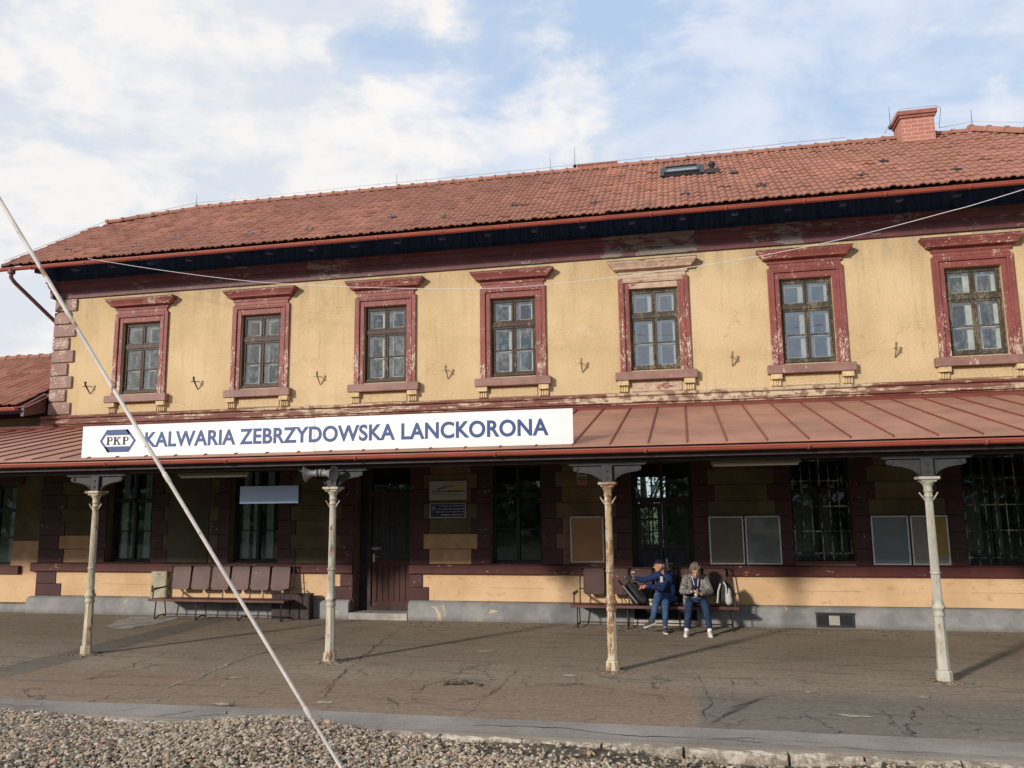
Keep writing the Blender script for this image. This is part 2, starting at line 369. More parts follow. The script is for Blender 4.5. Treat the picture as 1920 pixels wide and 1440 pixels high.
def text(body, x0, x1, zb, zt, y, mat, parent, bold=.0, name='lettering', depth=.004, spacing=1.0, M=None):
    cu = bpy.data.curves.new('t', 'FONT'); cu.body = body; cu.size = 1; cu.offset = bold; cu.extrude = .01; cu.space_character = spacing
    o = bpy.data.objects.new('t', cu); COL.objects.link(o); bpy.context.view_layer.update()
    me = bpy.data.meshes.new_from_object(o.evaluated_get(bpy.context.evaluated_depsgraph_get()))
    bpy.data.objects.remove(o)
    co_ = np.zeros(len(me.vertices)*3); me.vertices.foreach_get('co', co_); co_ = co_.reshape(-1, 3)
    a = co_.min(0); b_ = co_.max(0)
    nx = x0+(co_[:, 0]-a[0])/(b_[0]-a[0])*(x1-x0); nz = zb+(co_[:, 1]-a[1])/(b_[1]-a[1])*(zt-zb)
    ny = y-(co_[:, 2]-a[2])/(b_[2]-a[2])*depth
    q = np.stack([nx, ny, nz], 1)
    if M is not None: q = np.array([list(M @ Vector(p)) for p in q])
    me.vertices.foreach_set('co', q.ravel()); me.materials.clear(); me.materials.append(MT[mat]); me.update()
    t_ = bpy.data.objects.new(name, me); COL.objects.link(t_); t_.parent = parent; return t_
def blob(name, prims, mat, parent=None, voxel=.007, it=6, fac=.5):
    """one continuous skin grown round overlapping tapered limbs and ellipsoids"""
    mb = MB()
    for p in prims:
        if p[0] == 'c':
            _, a, ra, b_, rb = p; a = Vector(a); b_ = Vector(b_)
            mb.tube([a, b_], [ra, rb], 14, True); mb.ell(a, (ra,)*3, None, 14, 8); mb.ell(b_, (rb,)*3, None, 14, 8)
        else: mb.ell(p[1], p[2], p[3] if len(p) > 3 else None, 20, 12)
    o = mb.build('tmp', None); r_ = o.modifiers.new('r', 'REMESH'); r_.mode = 'VOXEL'; r_.voxel_size = voxel; r_.use_smooth_shade = True
    s_ = o.modifiers.new('s', 'SMOOTH'); s_.factor = fac; s_.iterations = it
    bpy.context.view_layer.update()
    me = bpy.data.meshes.new_from_object(o.evaluated_get(bpy.context.evaluated_depsgraph_get()))
    bpy.data.objects.remove(o); me.name = name; me.materials.clear(); me.materials.append(MT[mat] if isinstance(mat, str) else mat)
    q = bpy.data.objects.new(name, me); COL.objects.link(q); q.parent = parent; return q
# ------------------------------------------------------------------ ground materials
def asphalt():
    m, t, b = new_mat('worn_asphalt'); p = pos(t); s = t.sep(p); X, Y = s[0], s[1]
    wob = t.math('MULTIPLY', t.math('SUBTRACT', t.noise(p, .9, 5, .6), .5), .7)
    wob2 = t.math('MULTIPLY', t.math('SUBTRACT', t.noise(p, 3.5, 5, .6), .5), .12)
    base = t.mix(t.smooth(t.noise(p, .45, 6, .62), .3, .7), (0.246, 0.202, 0.147), (0.323, 0.267, 0.198))
    # foreground band: reddish in front of the left slabs, greyer to the right of the saw cut
    fr = t.smooth(t.math('ADD', Y, wob), -4.75, -5.45)
    lf = t.smooth(t.math('ADD', X, wob2), 5.40, 5.46)
    base = t.mix(t.math('MULTIPLY', fr, t.math('SUBTRACT', 1, lf)), base, (0.255, 0.181, 0.125))
    base = t.mix(t.math('MULTIPLY', fr, lf), base, (0.184, 0.158, 0.131))
    # darker trench patch and pale older surface at the left
    xs = t.math('ADD', X, wob2)
    band = t.math('MULTIPLY', t.smooth(xs, -4.08, -4.03), t.smooth(xs, -3.36, -3.42))
    band = t.math('MULTIPLY', band, t.smooth(Y, -6.3, -5.2))
    base = t.mix(t.math('MULTIPLY', band, .85), base, (0.152, 0.137, 0.115))
    base = t.mix(t.math('MULTIPLY', t.smooth(xs, -4.05, -4.12), .55), base, (0.251, 0.227, 0.169))
    # dirt streaks along the platform and dark damp patches
    st = t.smooth(t.noise(pos(t, (.35, 2.2, 1)), 2.2, 9, .72, .4), .50, .66)
    base = t.mix(t.math('MULTIPLY', st, .55), base, (.104, .084, .066))
    lt = t.smooth(t.noise(pos(t, (.5, 1.6, 1)), 1.7, 8, .7, .8), .64, .70)
    base = t.mix(t.math('MULTIPLY', lt, .4), base, (0.340, 0.286, 0.220))
    # fine aggregate
    mot = t.noise(p, 16, 8, .78); base = t.mix(t.math('MULTIPLY', t.smooth(mot, .48, .62), .6), base, (.10, .085, .068)); base = t.mix(t.math('MULTIPLY', t.smooth(mot, .46, .34), .35), base, (0.381, 0.315, 0.240))
    spn = t.new('ShaderNodeTexVoronoi'); t.put(spn.inputs['Vector'], p); spn.inputs['Scale'].default_value = 5.5
    sp_ = t.math('MULTIPLY', t.smooth(spn.outputs['Distance'], .07, .04), t.smooth(t.noise(p, 1.4, 2), .5, .6)); base = t.mix(t.math('MULTIPLY', sp_, .8), base, (0.560, 0.493, 0.412))
    ag = t.noise(p, 60, 5, .8)
    base = t.mix(t.math('MULTIPLY', t.smooth(ag, .45, .75), .35), base, (0.302, 0.263, 0.216))
    base = t.mix(t.math('MULTIPLY', t.smooth(ag, .45, .25), .4), base, (.06, .055, .05))
    # hairline crazing, strongest near the platform edge
    vo = t.new('ShaderNodeTexVoronoi', feature='DISTANCE_TO_EDGE')
    wv = t.new('ShaderNodeVectorMath', operation='ADD'); t.put(wv.inputs[0], pos(t, (1, .55, 1)))
    t.put(wv.inputs[1], t.vmath('MULTIPLY', t.noise(p, 2.3, 6, .65, 0, 1), (.7, .7, .0)))
    t.put(vo.inputs['Vector'], wv.outputs[0]); vo.inputs['Scale'].default_value = 1.05
    cm = t.math('MULTIPLY', t.smooth(t.noise(p, .55, 4), .47, .56), t.smooth(Y, -2.6, -5.6))
    cr = t.math('MULTIPLY', t.smooth(vo.outputs['Distance'], .011, .003), cm)
    base = t.mix(t.math('MULTIPLY', cr, .8), base, (.03, .027, .024))
    # row of hoof-like dents in front of the building
    vp = t.new('ShaderNodeTexVoronoi'); t.put(vp.inputs['Vector'], pos(t, (1, .6, 1))); vp.inputs['Scale'].default_value = 9
    zone = t.math('MULTIPLY', t.math('MULTIPLY', t.smooth(Y, -1.0, -.85), t.smooth(Y, -.22, -.34)), t.smooth(X, .1, .5))
    pit = t.math('MULTIPLY', t.math('MULTIPLY', t.smooth(vp.outputs['Distance'], .34, .2), t.smooth(t.noise(p, 2.5, 3), .42, .5)), zone)
    base = t.mix(t.math('MULTIPLY', pit, .6), base, (.05, .043, .036))
    t.put(b.inputs['Base Color'], base); b.inputs['Roughness'].default_value = .9; b.inputs['Specular IOR Level'].default_value = .25
    h = t.math('ADD', t.math('MULTIPLY', t.noise(p, 90, 4, .7), .4), t.math('MULTIPLY', t.noise(p, 2.2, 6, .6), 1.6))
    h = t.math('SUBTRACT', h, t.math('ADD', cr, pit)); bump(t, b, h, .55, .018); return m
MT['asphalt'] = asphalt()
m, t, b = new_mat('grey_edge_concrete'); p = pos(t)
col = t.mix(t.smooth(t.noise(p, .8, 6, .6), .3, .7), (.185, .165, .145), (.315, .285, .25))
ag = t.noise(p, 48, 5, .85); col = t.mix(t.math('MULTIPLY', t.smooth(ag, .5, .7), .55), col, (.44, .42, .41))
col = t.mix(t.math('MULTIPLY', t.smooth(ag, .5, .3), .5), col, (.09, .085, .085))
col = t.mix(t.math('MULTIPLY', t.smooth(t.sep(p)[1], -7.12, -7.3), .5), col, (.17, .145, .11))
t.put(b.inputs['Base Color'], col); b.inputs['Roughness'].default_value = .9
bump(t, b, t.noise(p, 60, 5, .75), .7, .012); MT['edge'] = m
MT['crackdark'] = simple('open_crack', (.018, .016, .014), .95)
MT['cracklight'] = plain('pale_mortar_smear', (.36, .32, .26), .9, .2, 12, .4, 60)
m, t, b = new_mat('granite_kerb'); p = pos(t)
col = t.mix(t.smooth(t.noise(p, 7, 8, .75), .4, .62), (.20, .165, .125), (.50, .45, .37))
t.put(b.inputs['Base Color'], col); b.inputs['Roughness'].default_value = .9
bump(t, b, t.noise(p, 25, 7, .7), .9, .02); MT['kerb'] = m
m, t, b = new_mat('ballast_dirt'); p = pos(t)
col = t.mix(t.smooth(t.noise(p, 9, 8, .75), .35, .65), (.05, .04, .028), (.17, .14, .10))
t.put(b.inputs['Base Color'], col); b.inputs['Roughness'].default_value = .95
bump(t, b, t.noise(p, 35, 7, .7), 1.0, .03); MT['dirt'] = m
m, t, b = new_mat('crushed_stone'); a = t.new('ShaderNodeAttribute'); a.attribute_name = 'tint'
rm = t.new('ShaderNodeValToRGB'); t.put(rm.inputs[0], a.outputs['Fac']); el = rm.color_ramp.elements
for i, (po, c_) in enumerate([(0, (.12, .095, .07)), (.25, (.30, .24, .17)), (.5, (.42, .35, .26)), (.72, (.52, .46, .365)), (.86, (.46, .28, .17)), (1, (.66, .61, .53))]):
    e = el[i] if i < 2 else el.new(po)
    e.position = po; e.color = (*c_, 1)
t.put(b.inputs['Base Color'], t.mix(t.math('MULTIPLY', t.noise(pos(t), 60, 4, .6), .6), rm.outputs[0], (.15, .125, .09)))
b.inputs['Roughness'].default_value = .9; bump(t, b, t.noise(pos(t), 90, 4, .6), .4, .004); MT['stone'] = m
MT['grass'] = plain('far_rough_ground', (.09, .10, .045), .95, .3, .5, .5, 10)

# ------------------------------------------------------------------ ground
g = MB(); g.add([(-900, -900, -.42), (900, -900, -.42), (900, 900, -.42), (-900, 900, -.42)], [(0, 1, 2, 3)])
tag(g.build('ground', 'grass'), kind='structure')
g = MB(); g.box(-60, 70, -6.95, .3, -.40, 0.0); tag(g.build('platform', 'asphalt'), kind='structure')
def jag(n, amp, seed):
    r_ = np.random.default_rng(seed); v = np.zeros(n)
    for o_ in range(5):
        k = max(2, int(n/2**(4-o_))) if o_ else 4
        v += np.interp(np.linspace(0, 1, n), np.linspace(0, 1, k), r_.uniform(-1, 1, k))*amp/2**(o_*.7)
    return v
xs = np.linspace(-14, 18, 640); ea = -6.72+.0*xs+jag(640, .022, 3)
eb = -7.272+0*xs
ea = ea-.13*np.clip((1.0-xs)/5, 0, 1)+.0
vs = [(x, y, .005) for x, y in zip(xs, ea)]+[(x, y, .005) for x, y in zip(xs, eb)]+[(x, y, -.4) for x, y in zip(xs, eb)]
g = MB(); g.add(vs, [(i+640, i+641, i+1, i) for i in range(639)]+[(i+1280, i+1281, i+641, i+640) for i in range(639)])
g.box(-60, -14.001, -7.272, -6.951, -.4, .004); g.box(18.001, 70, -7.272, -6.951, -.4, .004)
tag(g.build('platform_edge_strip', 'edge'), kind='structure')
def ribbon(mb, pts, w0, seed, amp=.05, z=.0095, taper=True):
    r_ = np.random.default_rng(seed); P = np.array(pts, float); L = np.r_[0, np.cumsum(np.hypot(*np.diff(P, axis=0).T))]
    n = max(8, int(L[-1]/.035)); s_ = np.linspace(0, L[-1], n)
    x = np.interp(s_, L, P[:, 0])+jag(n, amp, seed); y = np.interp(s_, L, P[:, 1])+jag(n, amp, seed+99)
    wd = w0*.5*(.2+np.abs(jag(n, 1.0, seed+7)))
    if taper: wd *= np.minimum(1, np.minimum(np.linspace(0, 5, n), np.linspace(5, 0, n)))+.02
    tx = np.gradient(x); ty = np.gradient(y); l_ = np.hypot(tx, ty)+1e-9; nx = -ty/l_; ny = tx/l_
    vs = [(x[i]+nx[i]*wd[i], y[i]+ny[i]*wd[i], z) for i in range(n)]+[(x[i]-nx[i]*wd[i], y[i]-ny[i]*wd[i], z) for i in range(n)]
    mb.add(vs, [(i, i+1, i+1+n, i+n) for i in range(n-1)])
g = MB(); gl_ = MB()
ribbon(g, [(-.3, -1.4), (-.9, -3.2), (-.98, -4.3), (-.8, -5.6), (-1.05, -6.7)], .010, 21)
ribbon(gl_, [(-1.02, -4.3), (-.84, -5.4), (-.9, -6.2), (-1.1, -6.72)], .045, 22, z=.004)
ribbon(gl_, [(-.35, -5.5), (-.2, -5.85)], .05, 23, z=.004)
ribbon(g, [(.25, -.3), (.48, -2.3), (.84, -4.4), (1.1, -5.95), (1.0, -6.7)], .013, 24, .045)
ribbon(g, [(1.1, -5.3), (1.25, -6.2), (1.0, -6.55)], .012, 25)
ribbon(g, [(3.1, -3.9), (3.15, -4.6), (3.16, -5.5), (3.1, -6.1), (3.05, -6.7)], .014, 26)
ribbon(g, [(1.4, -6.25), (2.1, -6.4), (2.6, -6.3), (3.1, -6.45), (4.3, -6.2)], .007, 27, .08)
ribbon(g, [(5.43, -4.1), (5.46, -5.0), (5.55, -5.6), (5.5, -6.1), (5.47, -6.7)], .006, 28)
for k in range(12): ribbon(g, [(5.5+.025*k, -6.62+.07*k), (5.62+.04*k, -6.4+.08*k), (5.74+.05*k, -6.1+.09*k)], .006, 140+k, .025)
ribbon(g, [(5.75, -5.5), (5.9, -5.0), (5.85, -4.4)], .008, 51); ribbon(g, [(6.2, -5.0), (6.1, -4.5)], .006, 52)
ribbon(g, [(6.4, -5.3), (6.9, -5.85), (7.6, -5.95), (8.9, -5.9), (11, -6.0)], .008, 29, .05)
ribbon(g, [(6.0, -6.1), (7.0, -6.2), (8.0, -6.4), (9.5, -6.5)], .005, 30, .05)
ribbon(g, [(-3.37, .0), (-3.38, -3.0), (-3.4, -6.3)], .005, 31, .04); ribbon(g, [(-4.05, -.3), (-4.08, -3), (-3.9, -6.2)], .005, 32, .04)
ribbon(g, [(2.5, -4.9), (2.4, -5.3), (2.75, -5.35)], .02, 33, .05); ribbon(g, [(-1.5, -3.0), (-.9, -3.1), (-.4, -3.6)], .005, 34)
ribbon(g, [(4.2, -5.1), (5.0, -5.5), (5.1, -6.0)], .006, 35); ribbon(g, [(1.9, -5.9), (2.3, -6.55)], .007, 36)
for k, (x, sg) in enumerate([(-3.0, 1), (-2.4, 1), (-1.9, -1), (-1.55, 1), (-.55, 1), (.15, 1), (.42, -1), (.95, 1), (1.5, -1)]):
    ribbon(g, [(x, -6.86), (x-.12*sg, -7.05), (x-.3, -7.25)], .010, 60+k, .03)
ribbon(g, [(-3.2, -7.02), (-2.2, -7.1), (-1.2, -7.05)], .006, 70, .05)
ribbon(g, [(2.2, -7.16), (3.0, -7.05), (4.1, -7.0), (4.9, -7.14), (5.5, -7.08), (6.3, -7.2), (7.2, -7.22), (8.5, -7.24)], .011, 71, .04)
ribbon(g, [(5.3, -7.15), (5.9, -7.0), (6.6, -7.05), (6.9, -7.2)], .006, 72, .03)
rp_ = np.random.default_rng(77)
def patch(mb, poly, z=.0065, amp=.03):
    P = [Vector((*p, z)) for p in poly]; out = []
    for i in range(len(P)):
        a, b_ = P[i], P[(i+1) % len(P)]; n = max(2, int((b_-a).length/.08))
        for k in range(n): q_ = a.lerp(b_, k/n); out.append((q_.x+rp_.normal(0, amp), q_.y+rp_.normal(0, amp), z))
    c_ = sum((Vector(p) for p in out), Vector())/len(out); mb.add([tuple(c_)]+out, [(0, 1+k, 1+(k+1) % len(out)) for k in range(len(out))])
gp = MB(); patch(gp, [(-5.13, -1.82), (-5.59, -1.0), (-5.68, -.34), (-4.88, -.36), (-4.56, -.45), (-4.5, -1.2), (-4.62, -1.87)])
tag(gp.build('platform_repair_patch', 'concrete'), kind='structure')
for (cx, cy, rx, ry) in [(2.36, -3.06, .15, .09), (2.14, -3.10, .09, .06), (.25, -6.62, .14, .04), (3.85, -4.55, .10, .08), (6.7, -5.0, .07, .06), (7.9, -5.05, .06, .05), (-.35, -5.35, .12, .05), (1.35, -6.35, .10, .05), (6.95, -6.0, .25, .03), (1.0, -4.3, .03, .03), (.05, -4.5, .04, .03)]:
    patch(gl_, [(cx+rx*math.cos(a), cy+ry*math.sin(a)) for a in np.linspace(0, 5.5, 7)], .0055, .018)
tag(g.build('platform_cracks', 'crackdark'), kind='structure'); tag(gl_.build('platform_mortar_smears', 'cracklight'), kind='structure')
# kerb of rough granite blocks along the track side
g = MB(); x = -14.0; k = 0
while x < 18:
    L = rng.uniform(.55, .95); top = .0+rng.uniform(-.018, .003); dy = rng.uniform(-.02, .015)
    nx_ = 9; vs = []
    prof = [(-7.275, -.38), (-7.275, top-.01), (-7.30, top), (-7.345+dy, top-.004), (-7.362+dy, top-.018), (-7.368+dy, -.38)]
    for i in range(nx_):
        for (yy, z_) in prof: vs.append((x+.012+(L-.024)*i/(nx_-1), yy+rng.uniform(-.008, .008)*(yy < -7.28), z_+rng.uniform(-.012, .008)*(z_ > -.3)))
    n = len(prof); fs = [(i*n+j, (i+1)*n+j, (i+1)*n+(j+1) % n, i*n+(j+1) % n) for i in range(nx_-1) for j in range(n)]
    g.add(vs, fs+[tuple(range(n)), tuple(range((nx_-1)*n, nx_*n))[::-1]]); x += L
tag(g.build('kerb', 'kerb'), kind='structure')
def H(x, y):
    L_ = np.clip((3.6-x)/2.8, 0, 1); L_ = L_*L_*(3-2*L_)
    far = np.clip((-8.2-y)/2.5, 0, 1)
    return -.048+.046*L_*(1-.25*far)+.03*np.sin(x*2.1+y)+.03*np.sin(x*.9-y*2.3+1)*(1-.5*far)+.06*np.exp(-((x-1.4)**2/.8+(y+7.6)**2/.25))
# ballast bed and its stones
nx_, ny_ = 120, 44; gx = np.linspace(-16, 20, nx_); gy = np.linspace(-7.355, -16.5, ny_)
vs = [(x, y, float(H(x, y))-.02-.25*max(0, (-15-y)/1.5)) for y in gy for x in gx]
g = MB(); g.add(vs, [(j*nx_+i, (j+1)*nx_+i, (j+1)*nx_+i+1, j*nx_+i+1) for j in range(ny_-1) for i in range(nx_-1)], True)
tag(g.build('track_bed', 'dirt'), kind='structure')
phi = (1+5**.5)/2
ico = np.array([(-1, phi, 0), (1, phi, 0), (-1, -phi, 0), (1, -phi, 0), (0, -1, phi), (0, 1, phi), (0, -1, -phi), (0, 1, -phi), (phi, 0, -1), (phi, 0, 1), (-phi, 0, -1), (-phi, 0, 1)])/1.9
icf = np.array([(0, 11, 5), (0, 5, 1), (0, 1, 7), (0, 7, 10), (0, 10, 11), (1, 5, 9), (5, 11, 4), (11, 10, 2), (10, 7, 6), (7, 1, 8), (3, 9, 4), (3, 4, 2), (3, 2, 6), (3, 6, 8), (3, 8, 9), (4, 9, 5), (2, 4, 11), (6, 2, 10), (8, 6, 7), (9, 8, 1)])
NS = 84000
sx = np.concatenate([rng.uniform(-5, 9.5, 76000), rng.uniform(-10, 14, 8000)])
sy = np.concatenate([-7.32-rng.beta(1, 1.8, 76000)*2.9, rng.uniform(-12, -7.4, 8000)])
keep = (sy < -7.40) | ((sx < 2.4+rng.normal(0, .25, NS)) & (rng.random(NS) < np.clip((2.6-sx)/1.5, 0, .9)))
keep &= ~((sx > 3.0+rng.normal(0, .4, NS)) & (sy > -7.72-.05*(sx-3)) & (rng.random(NS) < .90))
sx, sy = sx[keep], sy[keep]; NS = len(sx)
sz = rng.uniform(.009, .022, NS)*np.where(rng.random(NS) < .06, 1.9, 1)
sh = rng.uniform(.55, 1.4, (NS, 12, 1)); sc3 = rng.uniform(.6, 1.3, (NS, 1, 3))
an = rng.uniform(0, 6.28, (NS, 3)); ca, sa = np.cos(an), np.sin(an)
Rz = np.zeros((NS, 3, 3)); Rx = np.zeros((NS, 3, 3))
Rz[:, 0, 0] = ca[:, 0]; Rz[:, 0, 1] = -sa[:, 0]; Rz[:, 1, 0] = sa[:, 0]; Rz[:, 1, 1] = ca[:, 0]; Rz[:, 2, 2] = 1
Rx[:, 0, 0] = 1; Rx[:, 1, 1] = ca[:, 1]; Rx[:, 1, 2] = -sa[:, 1]; Rx[:, 2, 1] = sa[:, 1]; Rx[:, 2, 2] = ca[:, 1]
V = ico[None]*sh*sc3*sz[:, None, None]; V = V@(Rz@Rx).transpose(0, 2, 1)
V[:, :, 2] *= .68
V += np.stack([sx, sy, H(sx, sy)+rng.uniform(-.012, .03, NS)], 1)[:, None]
me = bpy.data.meshes.new('gravel'); me.vertices.add(NS*12); me.vertices.foreach_set('co', V.ravel())
F_ = (icf[None]+np.arange(NS)[:, None, None]*12).reshape(-1)
me.loops.add(len(F_)); me.loops.foreach_set('vertex_index', F_); me.polygons.add(NS*20)
me.polygons.foreach_set('loop_start', np.arange(NS*20)*3); me.polygons.foreach_set('loop_total', np.full(NS*20, 3)); me.update(calc_edges=True)
at = me.attributes.new('tint', 'FLOAT', 'FACE'); at.data.foreach_set('value', np.repeat(rng.random(NS), 20))
me.polygons.foreach_set('use_smooth', np.zeros(NS*20, bool)); me.materials.append(MT['stone']); me.validate(); gv = bpy.data.objects.new('gravel', me); COL.objects.link(gv); tag(gv, kind='stuff')

# ------------------------------------------------------------------ station building
ZR, YR, YE, ZE = 9.92, 2.87, -.86, 7.455
SL = (ZR-ZE)/(YR-YE)
WX = [-6.117, -3.243, -.453, 2.209, 4.950, 7.704, 10.503, 13.3]
B = thing('station_building', 'two storey ochre station building with dark red trim and clay tile roof', 'building')
# upper storey wall
ops = [(x-.455, x+.455, 4.63, 6.213) for x in WX]
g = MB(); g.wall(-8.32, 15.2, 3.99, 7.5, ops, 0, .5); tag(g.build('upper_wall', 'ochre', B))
LO = {'gw1': (-6.69, -5.60, 1.05, 2.95), 'gw2': (-3.79, -2.70, 1.05, 2.95), 'door': (-1.06, .11, .02, 2.98), 'gw3': (1.735, 2.72, 1.05, 2.95),
      'door2': (4.395, 5.51, .02, 2.95), 'gw5': (7.22, 8.225, 1.12, 2.95), 'gw6': (10.0, 11.05, 1.05, 2.95), 'gw7': (12.8, 13.8, 1.05, 2.95)}
g = MB(); g.wall(-8.32, 15.2, -.4, 3.98, list(LO.values()), 0.002, .5); g.build('lower_wall', 'tan', B)
# back and end walls, floors and partitions (rooms seen through the glass)
g = MB(); g.wall(-8.32, 15.2, -.4, 7.5, [(.05, .95, 1.35, 2.75), (4.15, 4.95, 1.0, 2.85)], 5.24, 5.74)
g.build('back_wall', 'ochre', B)
g = MB()
for x in (-8.32, 14.85):
    g.prism([(.5, -.4), (5.24, -.4), (5.24, ZE+(.9)*SL), (YR, ZR-.25), (.5, ZE+(.5-YE)*SL-.25)], x, x+.35, 'x')
g.build('end_wall', 'ochre', B)
g = MB(); g.box(-7.97, 14.85, .5, 5.24, 3.4, 3.6); g.box(-7.97, 14.85, .5, 5.24, 7.2, 7.3); g.box(-7.97, 14.85, .5, 5.24, -.02, .03)
for x in (-4.6, -1.6, 1.1, 3.4, 6.2, 9.1, 12): g.box(x, x+.12, .5, 5.24, .03, 3.4); g.box(x+.1, x+.2, .5, 5.24, 3.6, 7.2)
g.build('interior', 'interior', B)
# grime-darkened plaster courses, quoins and belts of the ground floor
def rows(a, b_, lw, rw, cols, low=(0, 0), ztop=3.05, proj=.02):
    """courses between two openings; lw/rw quoin widths (even, odd)"""
    out = {}
    for k in range(7):
        z0 = 1.045+.2865*k; z1 = min(z0+.2865-.010, ztop); e = k % 2
        L, R_ = (lw[e] if lw else 0), (rw[e] if rw else 0)
        c_ = cols(k)
        for q_ in ([(a+.004, a+L-.003)] if lw else [])+([(b_-R_+.003, b_-.004)] if rw else []):
            bevel(MB().box(q_[0], q_[1], -proj-.014, .001, z0, z1).build('quoin', 'quoin_low', B), .004, 1)
        out.setdefault(c_, MB()).box(a+L+.002, b_-R_-.002, -proj, .001, z0, z1)
    for k in (-2, -1):
        z0 = .365+.247*(k+2); z1 = z0+.239; e = k % 2
        L, R_ = (lw[e] if lw else 0), (rw[e] if rw else 0)
        if not low[0]: L = 0
        if not low[1]: R_ = 0
        for q_ in ([(a+.004, a+L-.003)] if L else [])+([(b_-R_+.003, b_-.004)] if R_ else []):
            bevel(MB().box(q_[0], q_[1], -proj-.014, .001, z0, z1).build('quoin', 'quoin_low', B), .004, 1)
        out.setdefault('skirt', MB()).box(a+L+.002, b_-R_-.002, -proj, .001, z0-.003, z1+.004)
    nm = {'skirt': 'skirt_plaster'}
    for c_, mb in out.items():
        o = mb.build(nm.get(c_, 'wall_courses'), c_, B)
        if c_ not in ('skirt',): bevel(o, .004, 1)
Q = (.39, .27)
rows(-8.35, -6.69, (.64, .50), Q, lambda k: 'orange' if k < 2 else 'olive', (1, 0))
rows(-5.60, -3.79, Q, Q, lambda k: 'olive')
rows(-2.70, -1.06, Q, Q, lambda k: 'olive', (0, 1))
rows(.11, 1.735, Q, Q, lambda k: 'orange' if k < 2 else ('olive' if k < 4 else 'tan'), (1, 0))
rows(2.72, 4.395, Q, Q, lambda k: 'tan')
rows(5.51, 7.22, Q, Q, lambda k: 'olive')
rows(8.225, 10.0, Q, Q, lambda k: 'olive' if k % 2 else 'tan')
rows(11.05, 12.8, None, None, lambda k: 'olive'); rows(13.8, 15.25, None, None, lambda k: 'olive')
# over-painted smooth panel between the two left windows
g = MB(); g.box(-5.20, -4.26, -.045, -.0, 1.055, 3.02); bevel(g.build('painted_panel', 'olive_patch', B), .006, 1)
# skirt plaster under the windows
for k in ('gw1', 'gw2', 'gw3', 'gw5', 'gw6', 'gw7'):
    a, b_, z0, z1 = LO[k]; g = MB(); g.box(a-.002, b_+.002, -.019, .001, .362, .605); g.box(a-.002, b_+.002, -.019, .001, .609, .86); g.build('skirt_plaster', 'skirt', B)
def run(spans, poly, name, mat):
    g = MB()
    for a, b_ in spans: g.prism(poly, a, b_, 'x')
    return bevel(g.build(name, mat, B), .005, 1)
sp = [(-8.47, -1.06), (.11, 4.395), (5.51, 15.35)]
run(sp, [(0.003, .855), (-.075, .855), (-.085, .875), (-.085, 1.025), (-.06, 1.043), (.003, 1.043)], 'belt_course', 'belt')
# plinth with uneven top, in blocks
g = MB(); rr = np.random.default_rng(5)
for a, b_ in [(-8.45, -1.10), (.12, 4.40), (5.50, 15.4)]:
    xs_ = np.arange(a, b_, .12); xs_ = np.append(xs_, b_); n = len(xs_)
    top = .335+jag(n, .010, int(a*10)+200); dy = jag(n, .010, int(a*7)+300)
    prof = lambda i: [(xs_[i], -.145+dy[i], -.4), (xs_[i], -.145+dy[i], top[i]-.04), (xs_[i], -.10, top[i]), (xs_[i], .003, top[i]+.018)]
    vs = [p for i in range(n) for p in prof(i)]
    fs = [(i*4+j, (i+1)*4+j, (i+1)*4+j+1, i*4+j+1) for i in range(n-1) for j in range(3)]
    g.add(vs, fs, True); g.add(prof(0)+[(xs_[0], .003, -.4)], [(0, 1, 2, 3, 4)]); g.add(prof(n-1)+[(xs_[-1], .003, -.4)], [(4, 3, 2, 1, 0)])
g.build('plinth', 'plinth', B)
# string course between the storeys, cornice under the eaves
run([(-8.50, 15.3)], [(.003, 3.985), (-.03, 3.985), (-.03, 4.01), (-.075, 4.02), (-.085, 4.085), (-.055, 4.10), (-.055, 4.135), (-.10, 4.15), (-.11, 4.19), (-.06, 4.205), (.003, 4.222)], 'string_course', 'string')
CP = [(.003, 6.862), (-.045, 6.862), (-.045, 6.95), (-.06, 6.965), (-.06, 7.06), (-.09, 7.08), (-.13, 7.15), (-.13, 7.20), (-.17, 7.215), (-.17, 7.25), (.003, 7.25)]
run([(-8.40, 15.3)], CP, 'cornice', 'cornice')
# upper corner quoins
for k in range(9):
    g = MB(); z0 = 4.225+.293*k; wd = .56 if k % 2 == 0 else .42
    g.box(-8.355, -8.355+wd, -.045, .003, z0+.012, z0+.281); g.box(-8.355, -8.322, .003, wd, z0+.012, z0+.281)
    bevel(g.build('corner_quoin', 'quoin_up', B), .014, 2)
# shade-toned boards above the cornice, eave boarding, rafter tails
g = MB(); g.box(-8.33, 15.2, -.10, .0, 7.25, 7.80)
g.build('eave_wall_boards', 'soffit', B)
g = MB(); zz_ = lambda y: ZE+(y-YE)*SL
g.prism([(YE+.02, zz_(YE+.02)-.13), (.3, zz_(.3)-.13), (.3, zz_(.3)-.10), (YE+.02, zz_(YE+.02)-.10)], -8.8, 15.4, 'x'); g.build('eave_boarding', 'soffit', B)
for x in np.arange(-8.3, 15, .92):
    g = MB(); g.prism([(YE+.10, zz_(YE+.1)-.24), (YE+.25, zz_(YE+.2)-.29), (.0, zz_(0)-.29), (.0, zz_(0)-.13), (YE+.10, zz_(YE+.1)-.13)], x, x+.11, 'x')
    g.build('rafter', 'soffit', B)
# carved console carrying the eave at the left corner
g = MB(); con = [(-.12, 7.24), (-.30, 7.25), (-.36, 7.29), (-.44, 7.29), (-.50, 7.34), (-.60, 7.33), (-.66, 7.38), (-.76, 7.38), (-.80, 7.42), (-.80, 7.48), (-.12, 7.90)]
g.prism(con, -8.36, -8.28, 'x'); g.build('carved_console', 'soffit', B); g = MB(); g.prism([(-8.325+yy*1.25 if yy < 0 else -8.322, z+.001) for yy, z in CP], -.168, 4.5, 'y'); g.build('cornice_return', 'cornice', B)

